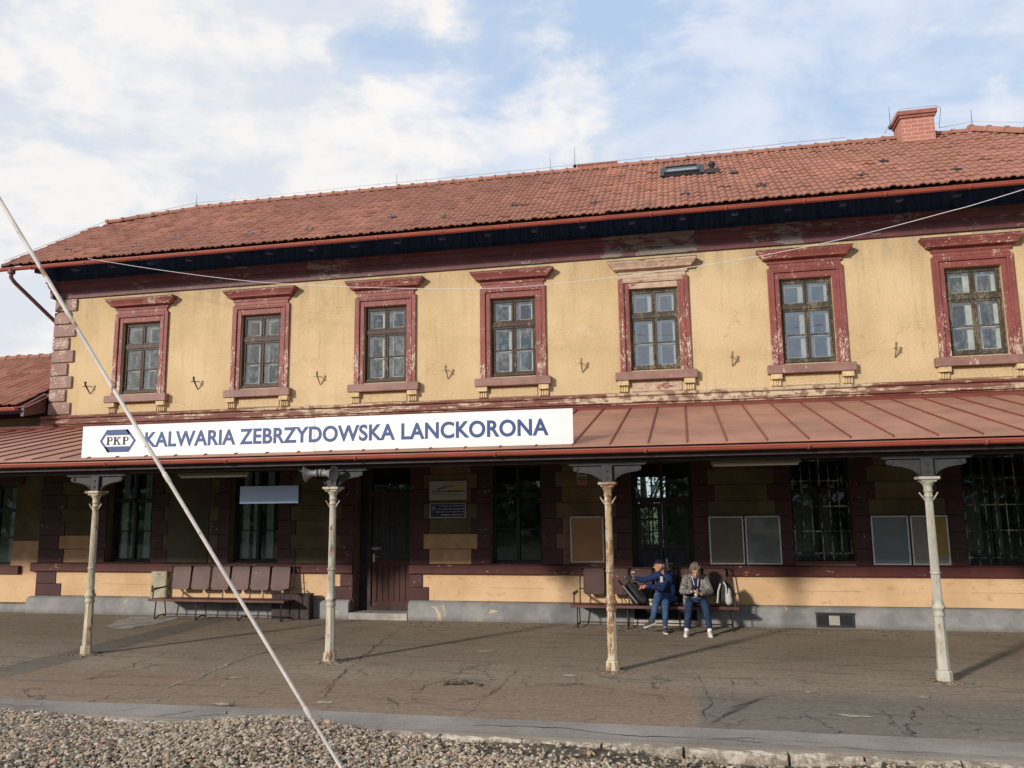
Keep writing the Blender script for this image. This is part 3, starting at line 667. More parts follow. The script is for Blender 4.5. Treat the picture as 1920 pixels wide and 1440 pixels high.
# ------------------------------------------------------------------ clay tile roofs
def tiles(x0, x1, y0, z0, y1, z1, keep, name, parent, wt=.232, seed=3):
    r_ = np.random.default_rng(seed); SLv = Vector((0, y1-y0, z1-z0)); Lg = SLv.length; v = SLv/Lg; nrm = Vector((0, -v.z, v.y))
    nr = round(Lg/.298); ga = Lg/nr; mb = MB(); nc = int((x1-x0)/wt)
    us = [0, .06, .18, .30, .42, .52, .60, .70, .82, .94, 1.0]; hs = [.004, .014, .030, .035, .030, .014, .002, .014, .022, .014, .002]
    n = len(us)
    for r in range(nr):
        for c_ in range(nc):
            xx = x0+c_*wt; my = y0+(r+.5)/nr*(y1-y0)
            if not keep(xx+wt/2, my): continue
            j = r_.normal(0, .0055, 4); tint = float(np.clip(r_.normal(.5, .24), 0, 1)) if r_.random() > .05 else float(r_.choice([-.0, 1.0]))
            a = r*ga-.03; b_ = (r+1)*ga+.02
            def P(u, s_, h): return Vector((xx+u*wt, y0, z0))+v*s_+nrm*h
            top = [P(u, a+j[0], h+.040+j[1]+(j[2]*(u-.5))) for u, h in zip(us, hs)]
            bk = [P(u, b_, h+.016) for u, h in zip(us, hs)]
            low = [P(u, a+j[0], h+.018+j[1]+(j[2]*(u-.5))) for u, h in zip(us, hs)]
            mb.add(top+bk+low, [(i, i+1, n+i+1, n+i) for i in range(n-1)]+[(2*n+i, 2*n+i+1, i+1, i) for i in range(n-1)]+[(2*n, 0, n), (3*n-1, 2*n-1, n-1)], False, tint)
    return mb.build(name, 'tile', parent)
def capline(p0, p1, name, parent, r=.095, step=.35, seed=1, over=.05):
    """overlapping half-round ridge tiles from p0 to p1"""
    p0 = Vector(p0); p1 = Vector(p1); L = (p1-p0).length; d_ = (p1-p0)/L; s_ = d_.cross(Vector((0, 0, 1))).normalized(); u = s_.cross(d_)
    mb = MB(); n = int(L/step); r_ = np.random.default_rng(seed)
    for k in range(n):
        a = p0+d_*(k*step-over); b_ = p0+d_*((k+1)*step); ti = float(np.clip(r_.normal(.55, .2), 0, 1)); j = r_.normal(0, .004)
        ring = lambda c_, rr, hh: [c_+s_*math.cos(t_)*rr*1.05+u*(math.sin(t_)*rr+hh) for t_ in np.linspace(-.15, math.pi+.15, 11)]
        A = ring(a, r+.02, j); A2 = ring(a+d_*.06, r+.02, j); Bm = ring(a+d_*.065, r+.004, j); E = ring(b_, r-.008, 0); I = ring(a, r-.02, j)
        vs = A+A2+Bm+E+I; fs = [(q*11+i, q*11+i+1, (q+1)*11+i+1, (q+1)*11+i) for q in range(3) for i in range(10)]+[(44+i, 45+i, i+1, i) for i in range(10)]
        mb.add(vs, fs, False, ti)
    return mb.build(name, 'tile', parent)
XL, XRi = -9.06, 11.78
def keep_main(x, y):
    if y > 1.95 and x < -8.85+(y-1.95)*(2.02/.92): return False
    if x > XRi+(YR-y)*.98: return False
    return True
RF = MB()
zz2 = lambda y: ZE+(y-YE)*SL-.03
RF.add([(XL+.02, YE+.03, zz2(YE+.03)), (15.4, YE+.03, zz2(YE+.03)), (XRi, YR, zz2(YR)), (-6.83, YR, zz2(YR)), (XL+.02, 1.95, zz2(1.95)), (XL+.02, 3.79, zz2(1.95)), (XL+.02, 6.6, zz2(YE)), (15.4, 6.6, zz2(YE))],
       [(0, 1, 2, 3, 4), (3, 5, 4), (3, 2, 7, 6, 5), (2, 1, 7)])
roof = RF.build('roof', MT['chim_cap'], B)
tiles(XL, 15.6, YE, ZE, YR, ZR, keep_main, 'roof_tiles', roof)
capline((-6.83, YR, ZR+.02), (XRi, YR, ZR+.02), 'ridge_tiles', roof)
capline((-8.78, 1.98, ZR-.535), (-6.48, YR+.10, ZR+.07), 'hip_tiles', roof, r=.10, step=.37, seed=6)
capline((XRi-.05, YR+.02, ZR+.06), (15.55, YE, ZE+.05), 'hip_tiles', roof, r=.12, step=.38, seed=4)
g = MB(); g.prism([(YE, ZE-.12), (YE, ZE+.0), (1.9, zz2(1.9)+.02), (1.9, zz2(1.9)-.12)], XL-.02, XL+.01, 'x'); g.build('verge_board', 'darkwood', roof)
# loose and dark tiles standing as snow hooks
for (x, y) in [(-7.9, -.3), (-6.1, -.35), (-5.4, .0), (-3.5, -.2), (-2.1, -.25), (-.4, .1), (.9, -.3), (2.2, .15), (3.9, -.25), (5.6, -.2), (7.0, -.1), (8.8, .0), (10.3, -.2), (6.6, 1.1), (9.4, .9)]:
    g = MB(); z = ZE+(y-YE)*SL+.05; g.box(x, x+.02, y-.02, y+.12, z-.02, z+.015); g.tube([(x+.01, y-.02, z), (x+.01, y-.05, z+.04), (x+.05, y-.05, z+.05)], .010, 6)
    g.box(x-.06, x+.12, y-.05, y-.02, z-.01, z+.02); g.build('snow_hook', 'darkmetal', roof)
# skylight
M_ = Matrix.Translation((5.23, 1.40, 8.97)) @ Matrix.Rotation(math.atan(SL), 4, 'X')
g = MB(); g.box(0, .74, 0, .06, .03, .12, M_); g.box(0, .74, .60, .68, .03, .12, M_); g.box(0, .05, .06, .60, .03, .12, M_); g.box(.69, .74, .06, .60, .03, .12, M_)
g.box(-.06, .80, -.10, -.002, .02, .06, M_); g.box(-.08, -.002, -.1, .74, .02, .075, M_); g.box(.742, .83, -.1, .74, .02, .075, M_)
sk = g.build('skylight', 'darkmetal', roof); g = MB(); g.box(.05, .69, .06, .60, .06, .085, M_); g.build('pane', simple('skylight_glass', (.16, .20, .22), .12, 0, .8), sk)
# vent pipe beside it
g = MB(); z = 8.98; g.lathe([(.06, 0), (.05, .16), (.075, .18), (.07, .24), (.02, .27)], (6.22, 1.42, z)); g.box(6.08, 6.36, 1.22, 1.50, z-.06, z+.03); g.build('vent_pipe', 'darkmetal', roof)
# chimneys
def chimney(x0, x1, y0, y1, zb, zt, cap=True):
    g = MB(); g.box(x0, x1, y0, y1, zb, zt); c_ = g.build('chimney', 'chimney', roof)
    g = MB()
    if cap:
        g.box(x0-.03, x1+.03, y0-.03, y1+.03, zt+.001, zt+.06); g.box(x0-.06, x1+.06, y0-.06, y1+.06, zt+.061, zt+.15)
        g.build('chimney_cap', 'chim_cap', c_); g = MB(); g.box(x0-.03, x1+.03, y0-.03, y1+.03, zb, zb+.34)
    else: g.box(x0-.03, x1+.03, y0-.03, y1+.03, zt+.001, zt+.08)
    g.build('chimney_flashing' if cap else 'chimney_cap', 'chim_cap', c_)
    return c_
chimney(10.225, 10.885, 2.44, 3.02, 9.35, 10.22)
chimney(3.16, 4.12, 2.95, 3.5, 9.6, 10.06, False); chimney(-1.35, -.35, 3.0, 3.5, 9.6, 9.98, False)
# lightning conductor along the ridge
LC = MB(); pts = []
r_ = np.random.default_rng(8)
zr = ZR+.20
pl_ = [(-9.0, YE, ZE+.12), (-8.87, 1.9, 9.42), (-6.85, YR, zr)]+[(x, YR, zr+r_.uniform(-.01, .01)) for x in np.arange(-5.8, 9.9, 1.0)]
LC.tube(pl_, .006, 5); LC.tube([(11.1, YR, zr), (XRi, YR, zr+.07), (13.0, 1.65, 9.4), (15.5, YE, ZE+.2)], .006, 5)
LC.tube([(10.0, YR, zr), (10.12, 2.40, 10.34), (10.2, 2.38, 10.41), (10.92, 2.38, 10.41), (11.05, 2.5, 10.4), (11.1, YR, zr)], .006, 5)
lc = thing('lightning_conductor', 'thin wire on small holders running along the whole roof ridge', 'lightning conductor')
LC.build('wire', 'galv', lc)
for x in list(np.arange(-5.8, 9.9, 1.0))+[11.4]:
    g = MB(); g.tube([(x, YR, ZR+.1), (x, YR, zr+.04)], .008, 5); g.box(x-.02, x+.02, YR-.015, YR+.015, ZR+.1, ZR+.125); g.build('wire_holder', 'galv', lc)
for (x, y, z0, h) in [(2.55, 2.9, ZR+.02, .42), (3.14, 2.93, 10.14, .45), (-1.35, 2.95, 9.98, .40), (-6.9, YR, ZR+.08, .35), (10.12, 2.85, 10.26, .45), (11.75, YR, ZR+.15, .40)]:
    g = MB(); g.tube([(x, y, z0-.06), (x+.008, y, z0+h)], [.008, .004], 6); g.ell((x, y, z0-.03), (.045, .045, .05), None, 10, 6); g.build('rod', 'darkmetal', lc)

# ------------------------------------------------------------------ gutters
def gutter(x0, x1, y, z, r, name, parent, step, mat='gutter', first=None):
    g = MB(); n = 14
    def ring(x, rr, a0=math.pi-.1, a1=2*math.pi+.1): return [(x, y+math.cos(t_)*rr, z+math.sin(t_)*rr) for t_ in np.linspace(a0, a1, n)]
    A, Bv, C_, D_ = ring(x0, r), ring(x1, r), ring(x0, r-.006), ring(x1, r-.006)
    fs = [(i, i+1, n+i+1, n+i) for i in range(n-1)]; g.add(A+Bv, fs, True); g.add(C_+D_, [f[::-1] for f in fs], True)
    g.tube([(x0, y-r, z+.004), (x1, y-r, z+.004)], .011, 8); g.add(A+[(x0, y, z)], [tuple(range(n+1))]); g.add(Bv+[(x1, y, z)], [tuple(range(n+1))[::-1]])
    gt = g.build(name, mat, parent); x = first if first is not None else x0+step/2
    while x < x1:
        h = MB(); h.add([p for q in (x-.018, x+.018) for p in ring(q, r+.009)]+[p for q in (x-.018, x+.018) for p in ring(q, r+.001)],
                        [(i, i+1, n+i+1, n+i) for i in range(n-1)]+[(2*n+i, 2*n+i+1, i+1, i) for i in range(n-1)]+[(n+i, n+i+1, 3*n+i+1, 3*n+i) for i in range(n-1)], True)
        h.build('gutter_strap', mat, gt); x += step
    return gt
gutter(-9.2, 15.6, -.93, 7.362, .052, 'gutter', B, 1.32, first=-8.2)
g = MB(); g.tube([(-8.72, -.93, 7.34), (-8.72, -.93, 7.16), (-8.68, -.86, 7.06), (-8.41, .06, 6.37), (-8.405, .12, 6.25), (-8.405, .12, 4.3)], .042, 12)
g.lathe([(.075, 0), (.075, .1)], (-8.72, -.93, 7.25), 14); g.build('downpipe', 'pipe', B)

# ------------------------------------------------------------------ upper windows
def loft(mb, cx, prof):
    vs = []
    for (hw, pr, z) in prof: vs += [(cx-hw, -pr, z), (cx+hw, -pr, z), (cx+hw, .004, z), (cx-hw, .004, z)]
    n = len(prof); fs = [(0, 3, 2, 1), (4*n-4, 4*n-3, 4*n-2, 4*n-1)]
    for i in range(n-1):
        for j in range(4): fs.append((4*i+j, 4*i+(j+1) % 4, 4*i+4+(j+1) % 4, 4*i+4+j))
    return mb.add(vs, fs)
def frame(mb, x0, x1, z0, z1, w_, y0, y1):
    mb.box(x0, x1, y0, y1, z1-w_, z1); mb.box(x0, x1, y0, y1, z0, z0+w_)
    mb.box(x0, x0+w_, y0, y1, z0+w_, z1-w_); mb.box(x1-w_, x1, y0, y1, z0+w_, z1-w_)
def up_window(i, x):
    hw, zb, zt = .455, 4.63, 6.213; rng_ = random.Random(i)
    wn = bpy.data.objects.new('window', None); COL.objects.link(wn); wn.parent = B; wn.location = (0, 0, 0)
    bare = (i == 4)
    g = MB()  # stepped surround
    g.box(x-.66, x-.565, -.05, .002, 4.60, 6.42)
    if bare: g.box(x-.566, x-.458, -.03, .002, 4.60, 6.33); g.box(x-.58, x-.55, -.062, -.02, 4.60, 6.345); bevel(g.build('surround', 'red_trim', wn), .008, 2); g = MB()
    g.box(x+.565, x+.66, -.05, .002, 4.60, 6.42)
    g.box(x-.563, x-.458, -.03, .002, 4.60, 6.33) if not bare else None; g.box(x+.458, x+.563, -.03, .002, 4.60, 6.33); g.box(x-.58, x-.55, -.062, -.02, 4.60, 6.345) if not bare else None; g.box(x+.55, x+.58, -.062, -.02, 4.60, 6.345)
    if not bare: g.box(x-.458, x+.458, -.03, .002, 6.215, 6.33); g.box(x-.58, x+.58, -.062, .002, 6.332, 6.362); g.box(x-.565, x+.565, -.05, .002, 6.364, 6.42); g.box(x-.62, x+.62, -.035, .002, 6.422, 6.50)
    bevel(g.build('surround', 'red_trim', wn), .008, 2)
    if bare:
        g = MB(); g.box(x-.458, x+.458, -.03, .002, 6.215, 6.33); g.box(x-.58, x+.58, -.058, .002, 6.332, 6.362); g.box(x-.565, x+.565, -.045, .002, 6.364, 6.42); g.box(x-.62, x+.62, -.035, .002, 6.422, 6.50)
        bevel(g.build('frieze', 'bare_trim', wn), .01, 2)
        tag(wn, 'window with bare flaked plaster over it')
    g = MB(); loft(g, x, [(.655, .045, 6.50), (.66, .05, 6.565), (.735, .14, 6.582), (.745, .145, 6.615), (.79, .165, 6.66), (.83, .19, 6.705), (.835, .19, 6.735)])
    hd = bevel(g.build('hood', 'bare_trim' if bare else 'red_hood', wn), .006, 1)
    g = MB(); loft(g, x, [(.84, .19, 6.7365), (.84, .19, 6.745)]); g.build('flashing', 'darkmetal', hd)
    g = MB(); g.box(x-.755, x+.755, -.14, .002, 4.44, 4.598); bevel(g.build('sill', 'sill', wn), .012, 2)
    for s in (-1, 1):
        cx = x+s*.61; g = MB(); g.box(cx-.10, cx+.10, -.115, .002, 4.345, 4.438)
        for q in range(4): g.box(cx-.085+q*.045, cx-.058+q*.045, -.055, .002, 4.235, 4.344)
        g.box(cx-.09, cx+.09, -.035, .002, 4.225, 4.344); bevel(g.build('console', 'bracket_y', wn), .005, 1)
    g = MB(); g.box(x-.47, x+.47, -.018, .002, 4.235, 4.43); g.build('apron', 'bare_trim' if bare else 'ochre', wn)
    cm = 'casing_grey' if i >= 4 else 'casing'
    g = MB(); frame(g, x-hw, x+hw, zb, zt, .036, .05, .13); g.box(x-hw+.04, x+hw-.04, .045, .12, 5.645, 5.725); g.box(x-hw+.04, x+hw-.04, .035, .12, 4.66, 4.70)
    fr_ = g.build('casing', cm, wn)
    g = MB()
    for (a, b_) in ((x-hw+.038, x-.003), (x+.003, x+hw-.038)):
        frame(g, a, b_, 5.728, zt-.038, .040, .062, .105); frame(g, a, b_, 4.702, 5.643, .040, .062, .105); g.box(a+.04, b_-.04, .068, .10, 5.155, 5.182)
    bevel(g.build('sash', cm, wn), .005, 1)
    g = MB()
    for (a, b_) in ((x-hw+.07, x-.03), (x+.03, x+hw-.07)):
        tl = rng_.uniform(-.006, .006); g.box(a, b_, .082, .086, 5.76, zt-.07); g.box(a, b_, .082+tl, .086+tl, 4.74, 5.16); g.box(a, b_, .082-tl, .086-tl, 5.18, 5.61)
    g.build('pane', 'glass_clean' if i in (4, 5) else 'glass', wn)
    g = MB()
    for (a, b_) in ((x-hw+.02, x-.02), (x+.02, x+hw-.02)):
        frame(g, a, b_, 5.70, zt-.03, .098, .165, .20); frame(g, a, b_, 4.67, 5.66, .098, .165, .20); g.box(a+.09, b_-.09, .17, .195, 5.12, 5.165)
    g.build('inner_sash', 'white_sash', wn)
    g = MB(); g.box(x-.56, x+.56, .64, .65, 4.5, 6.4)
    if i in (0, 1, 2, 3, 6): g.build('net_curtain', 'curtain', wn)
m, t, b = new_mat('grey_net_curtain'); t.put(b.inputs['Base Color'], t.mix(t.smooth(t.noise(pos(t, (9, 1, 1)), 2.5, 5, .6), .35, .65), (.05, .06, .06), (.14, .155, .155)))
b.inputs['Roughness'].default_value = .95; MT['curtain'] = m
for i, x in enumerate(WX): up_window(i, x)

# ------------------------------------------------------------------ ground floor windows and doors
def low_window(k, bars=False, style=0):
    x0, x1, z0, z1 = LO[k]; cx = (x0+x1)/2
    wn = bpy.data.objects.new('window', None); COL.objects.link(wn); wn.parent = B
    g = MB(); frame(g, x0, x1, z0, z1, .06, .16, .26); zt = 2.34; g.box(x0+.05, x1-.05, .15, .25, zt-.045, zt+.045); g.box(cx-.035, cx+.035, .15, .25, z0+.055, z1-.055)
    if not bars and style != 3: g.box(x0+.06, cx-.035, .18, .21, 1.68, 1.705); g.box(cx+.035, x1-.06, .18, .21, 1.68, 1.705)
    bevel(g.build('casing', 'casing_dark', wn), .006, 1)
    g = MB(); g.box(x0+.05, x1-.05, .195, .199, z0+.05, z1-.05); g.build('pane', 'glass_dark', wn)
    g = MB(); g.box(x0-.02, x1+.02, -.05, .16, z0-.03, z0-.001); g.build('sill', 'belt', wn)
    if style == 1:  # hanging white curtains
        g = MB(); r_ = random.Random(5 if k == 'gw1' else 6)
        for (a, b_) in ((x0+.08, x0+.24), (cx-.22, cx-.08), (cx+.08, cx+.24), (x1-.2, x1-.08)):
            n = 8; pts_ = [(a+(b_-a)*i/n, .36+.012*math.sin(i*2.2), 0) for i in range(n+1)]
            g.add([(p[0], p[1], 1.12) for p in pts_]+[(p[0], p[1], 2.9) for p in pts_], [(i, i+1, n+2+i, n+1+i) for i in range(n)], True)
        g.build('curtain', 'curtain_white', wn)
    if bars:
        g = MB(); n = 7
        for i in range(n): xx = x0+.04+(x1-x0-.08)*i/(n-1); g.box(xx-.007, xx+.007, .055, .069, z0+.01, z1-.01)
        for z in (z0+.12, 1.62, 2.05, 2.5, 2.86): g.box(x0+.01, x1-.01, .07, .076, z, z+.022)
        g.build('bars', 'darkbar', wn)
        g = MB(); g.box(x0+.1, x0+.42, .5, .52, 1.25, 2.3); g.box(cx+.02, cx+.2, .45, .47, 1.2, 2.3); g.build('shutter_leaf', 'interior', wn)
    return wn
MT['darkbar'] = peel('flaking_black_bars', (.03, .03, .036), (.46, .45, .44), .585, scale=16, stretch=(1, 1, .5))
MT['curtain_white'] = simple('white_curtain', (.62, .62, .60), .9)
low_window('gw1', style=1); low_window('gw2', style=1); low_window('gw3', style=2); low_window('gw5', True); low_window('gw6', True); low_window('gw7', True)
g = MB(); frame(g, .05, .95, 1.35, 2.75, .06, 5.4, 5.48); g.box(.48, .52, 5.4, 5.48, 1.4, 2.7); g.box(.1, .9, 5.41, 5.47, 2.2, 2.24)
frame(g, 4.15, 4.95, 1.0, 2.85, .06, 5.4, 5.48); g.box(4.53, 4.57, 5.4, 5.48, 1.05, 2.8); g.build('back_window_frames', 'casing', B)
# left door: plank leaf, red-brown below, canopy shade put into the near-black upper colour
x0, x1, z0, z1 = LO['door']
D = bpy.data.objects.new('door', None); COL.objects.link(D); D.parent = B
g = MB(); frame(g, x0+.20, x1, .13, z1, .07, .22, .34); g.box(x0+.2, x1, .215, .335, 2.36, 2.44); g.box(x0+.0, x0+.2, .30, .34, .13, z1); g.build('frame', 'darkwood', D)
g = MB(); a, b_ = x0+.275, x1-.072
for i in range(7): g.box(a+(b_-a)*i/7+.004, a+(b_-a)*(i+1)/7-.004, .262, .30, .26, 1.02)
g.box(a, b_, .25, .30, .14, .30); g.box(a, b_, .252, .30, 1.0, 1.10); g.box(a, a+.10, .252, .30, .30, 1.0); g.box(b_-.06, b_, .252, .30, .3, 1.0)
g2 = MB(); g2.box(a, b_, .268, .30, 1.102, 2.355); g2.build('shade_dark_upper_panel', 'casing_dark', D)
g3 = g; g = MB()
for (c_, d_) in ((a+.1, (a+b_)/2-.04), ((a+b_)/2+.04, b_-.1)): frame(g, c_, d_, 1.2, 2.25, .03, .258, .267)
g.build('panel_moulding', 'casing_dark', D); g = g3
MT['door'] = peel('door_paint', (.062, .021, .017), (.24, .09, .055), .665, scale=8, stretch=(1, 1, .6))
bevel(g.build('leaf', 'door', D), .004, 1)
g = MB(); g.box(a, b_, .27, .275, 2.445, 2.90); g.build('transom_pane', 'glass_dark', D)
g = MB(); g.lathe([(.02, 0), (.02, .05)], (a+.045, .262, 1.16), 12, (0, -1, 0)); g.tube([(a+.045, .21, 1.16), (a+.15, .205, 1.16)], .009, 8); g.box(a+.025, a+.065, .245, .25, 1.06, 1.22); g.build('handle', 'galv', D)
g = MB(); g.box(-.88, -.56, .243, .2495, 1.27, 1.37); s_ = g.build('door_plate', simple('dark_blue_plate', (.015, .02, .05), .4), D)
g = MB(); g.box(-.86, -.80, .238, .2425, 1.29, 1.35); g.build('pictogram', 'white', s_); g = MB(); g.box(-.78, -.60, .2400, .2425, 1.325, 1.333); g.box(-.78, -.66, .2400, .2425, 1.305, 1.311); g.build('small_print', 'white', s_)
g = MB(); g.box(x0-.03, x1+.0, -.16, .30, -.3, .125); st = bevel(g.build('door_step', 'concrete', B), .012, 2)
# glazed double door
x0, x1, z0, z1 = LO['door2']; cx = (x0+x1)/2
D = bpy.data.objects.new('door', None); COL.objects.link(D); D.parent = B
g = MB(); frame(g, x0, x1, .08, z1, .07, .20, .32); g.box(x0+.06, x1-.06, .19, .31, 2.16, 2.26); g.box(cx-.03, cx+.03, .20, .30, 2.26, 2.9); g.build('frame', 'casing_dark', D)
g = MB()
for (a, b_) in ((x0+.075, cx-.004), (cx+.004, x1-.075)):
    frame(g, a, b_, .10, 2.155, .085, .225, .275); g.box(a+.08, b_-.08, .235, .27, .18, 1.30); g.box(a+.08, b_-.08, .225, .275, 1.30, 1.40)
    g.box((a+b_)/2-.012, (a+b_)/2+.012, .235, .27, 1.40, 2.07)
    for z in (1.62, 1.84): g.box(a+.08, b_-.08, .235, .27, z, z+.022)
bevel(g.build('leaf', 'casing_dark', D), .005, 1)
g = MB(); g.box(x0+.15, x1-.15, .25, .254, 1.39, 2.08); g.box(x0+.07, x1-.07, .25, .254, 2.26, 2.88); g.build('pane', 'glass_dark', D)
g = MB(); g.tube([(cx+.05, .20, 1.05), (cx+.16, .20, 1.05)], .01, 8); g.box(cx+.03, cx+.07, .218, .224, .95, 1.13); g.build('handle', 'galv', D)
g = MB(); g.box(x0-.0, x1+.0, -.15, .30, -.3, .09); bevel(g.build('door_step', 'concrete', B), .012, 2)
# cellar vent in the plinth
g = MB(); frame(g, 7.49, 8.10, .03, .25, .03, -.165, -.13); g.box(7.48, 8.11, -.18, -.13, .25, .265)
V_ = g.build('cellar_vent', 'irongrey', B); g = MB(); g.box(7.52, 7.69, -.148, -.142, .06, .22); g.build('grille', 'black', V_); g = MB(); g.box(7.88, 8.07, -.148, -.142, .06, .22); g.build('grille', 'black', V_)
g = MB(); g.box(7.70, 7.87, -.155, -.14, .06, .22); g.build('plate', 'concrete', V_)
MT['alu'] = plain('brushed_aluminium', (.55, .56, .58), .4, .05, 10, 0, metal=.5)
MT['sign_grey'] = simple('off_white_plate', (.42, .40, .36), .5)
MT['cab'] = plain('grey_cream_cabinet', (.36, .33, .24), .5, .12, 6, .05, 60)
MT['lampw'] = simple('yellowed_white_lamp', (.55, .52, .42), .5)
MT['spk'] = plain('shade_darkened_horn', (.20, .20, .20), .5, .1, 10, .05, 60)  # grey lowered to hold the canopy edge's shade on the horns
MT['rodp'] = peel('white_rod_paint', (.60, .545, .49), (.36, .20, .11), .655, scale=9, stretch=(1, 1, .6))
MT['collar'] = plain('rusty_crumbled_asphalt', (.17, .12, .085), .95, .5, 22, .8, 60, obj=True)
MT['bagb'] = plain('black_nylon', (.018, .018, .020), .7, .2, 14, .2, 60, obj=True); MT['bagg'] = plain('light_grey_nylon', (.42, .42, .42), .7, .1, 14, .2, 60, obj=True)
# ------------------------------------------------------------------ low annex at the left
A = thing('annex_building', 'low tiled annex joined to the left end of the station', 'building')
ao = [(-10.1, -9.06, .98, 2.72), (-12.9, -11.9, .98, 2.72)]
g = MB(); g.wall(-20, -8.36, -.4, 4.2, ao, .03, .45); g.build('wall', 'olive', A)
g = MB(); g.wall(-20, -8.36, .20, 1.50, ao, .008, .0295); g.build('wall_skirt', 'orange', A)
g = MB(); g.box(-20, -8.37, -.002, .0075, .20, .80); g.build('skirt_plaster', 'skirt', A)
g = MB(); g.box(-20, -8.36, 5.3, 5.7, -.4, 4.2); g.box(-20, -19.7, .45, 5.3, -.4, 4.2); g.build('back_wall', 'ochre', A)
g = MB(); g.box(-20, -8.46, -.07, .0, -.4, .17); g.build('plinth', 'plinth', A)
g = MB(); g.box(-13.2, -11.6, -.075, .006, .80, .975); bevel(g.build('window_sill', 'belt', A), .006, 1)
g = MB(); g.box(-10.35, -8.78, -.075, .006, .80, .975); bevel(g.build('window_sill', 'belt', A), .006, 1)
for (a, b_, z0, z1) in ao:
    w_ = bpy.data.objects.new('window', None); COL.objects.link(w_); w_.parent = A; cx = (a+b_)/2
    g = MB(); frame(g, a, b_, z0, z1, .06, .12, .2); g.box(a, b_, .11, .19, 2.12, 2.2); g.box(cx-.03, cx+.03, .12, .19, z0, z1); g.box(a, b_, .14, .18, 1.55, 1.58); g.build('casing', 'casing_dark', w_)
    g = MB(); g.box(a+.05, b_-.05, .155, .159, z0, z1); g.build('pane', 'glass_dark', w_)
    g = MB(); g.box(b_-.42, b_-.18, .36, .37, z0, z1); g.box(a+.1, a+.3, .36, .37, z0, z1); g.build('curtain', 'curtain_white', w_)
    g = MB(); g.box(a-.3, b_+.18, -.005, .029, z1+.0, 3.1); g.build('lintel', 'quoin_low', A)
yA, zA, yB, zB = -.62, 4.40, 2.9, 6.18
ar = MB(); ar.add([(-20.3, yA, zA-.05), (-8.37, yA, zA-.05), (-8.37, yB, zB-.05), (-20.3, yB, zB-.05), (-20.3, 6.4, zA-.05), (-8.37, 6.4, zA-.05)], [(0, 1, 2, 3), (3, 2, 5, 4)])
ar = ar.build('roof', MT['chim_cap'], A)
tiles(-20.2, -8.40, yA, zA, yB, zB, lambda x, y: True, 'roof_tiles', ar, seed=12)
capline((-20.1, yB, zB+.02), (-8.4, yB, zB+.02), 'ridge_tiles', ar, seed=9)
gutter(-20, -8.55, yA-.06, zA-.07, .062, 'gutter', A, 1.4, first=-9.3)
g = MB(); g.prism([(yA+.02, zA-.24), (yA+.02, zA-.02), (-.01, zA+.33), (-.01, zA-.10)], -8.52, -8.44, 'x'); g.build('verge_board', 'pipe', ar)
g = MB(); g.prism([(yA+.05, zA-.14), (yA+.05, zA-.10), (.03, zA+.22), (.03, zA-.10)], -20, -8.53, 'x'); g.build('eave_boarding', 'soffit', A)

# ------------------------------------------------------------------ platform canopy
CN = thing('platform_canopy', 'long lean-to platform canopy roofed in brown standing seam sheet', 'canopy')
CY, CZ0, CZ1 = -4.44, 2.945, 3.93; cs = (CZ1-CZ0)/(-CY); cz = lambda y: CZ1+cs*y
g = MB(); g.prism([(CY, CZ0-.03), (CY, CZ0), (-.0, CZ1), (-.0, CZ1-.03)], -20, 16.2, 'x'); sheet = g.build('roof_sheet', 'sheet', CN)
g = MB()
for k in range(-48, 25):
    x = 3.95+.5*k
    if x < -19.9 or x > 16.1: continue
    g.prism([(CY+.0, CZ0-.01), (CY+.0, CZ0+.018), (-.01, CZ1+.022), (-.01, CZ1-.001)], x-.009, x+.009, 'x')
g.build('standing_seams', 'seam', sheet)
g = MB(); g.prism([(-.16, cz(-.16)+.004), (-.16, cz(-.16)+.012), (-.012, CZ1+.045), (-.012, CZ1+.09), (-.002, CZ1+.09), (-.002, CZ1+.004)], -20, 16.2, 'x'); g.build('wall_flashing', 'seam', sheet)
g = MB(); g.prism([(CY+.03, cz(CY)-.13), (CY+.03, cz(CY)-.10), (-.05, cz(0)-.10), (-.05, cz(0)-.13)], -20, 16.2, 'x'); g.build('ceiling_boards', 'ceiling', CN)
g = MB(); g.box(-20, 16.2, -4.25, -4.13, 2.715, 2.80); g.build('front_beam', 'darkwood', CN)
g = MB(); g.box(-20, 16.2, -4.40, -4.37, 2.76, 2.925); g.build('fascia', 'darkwood', CN)
for x in np.arange(-19.5, 16, 1.3217): g = MB(); g.prism([(-4.36, 2.80), (-4.36, cz(-4.36)-.135), (-.06, cz(0)-.14), (-.06, cz(0)-.29)], x, x+.10, 'x'); g.build('rafter', 'darkwood', CN)
gutter(-20, 16.2, -4.49, 2.868, .050, 'gutter', CN, 2.02, first=-2.46-.7)
g = MB(); g.box(-20, 16.2, -.10, -.036, 3.06, 3.2); g.build('wall_plate', 'darkwood', CN)

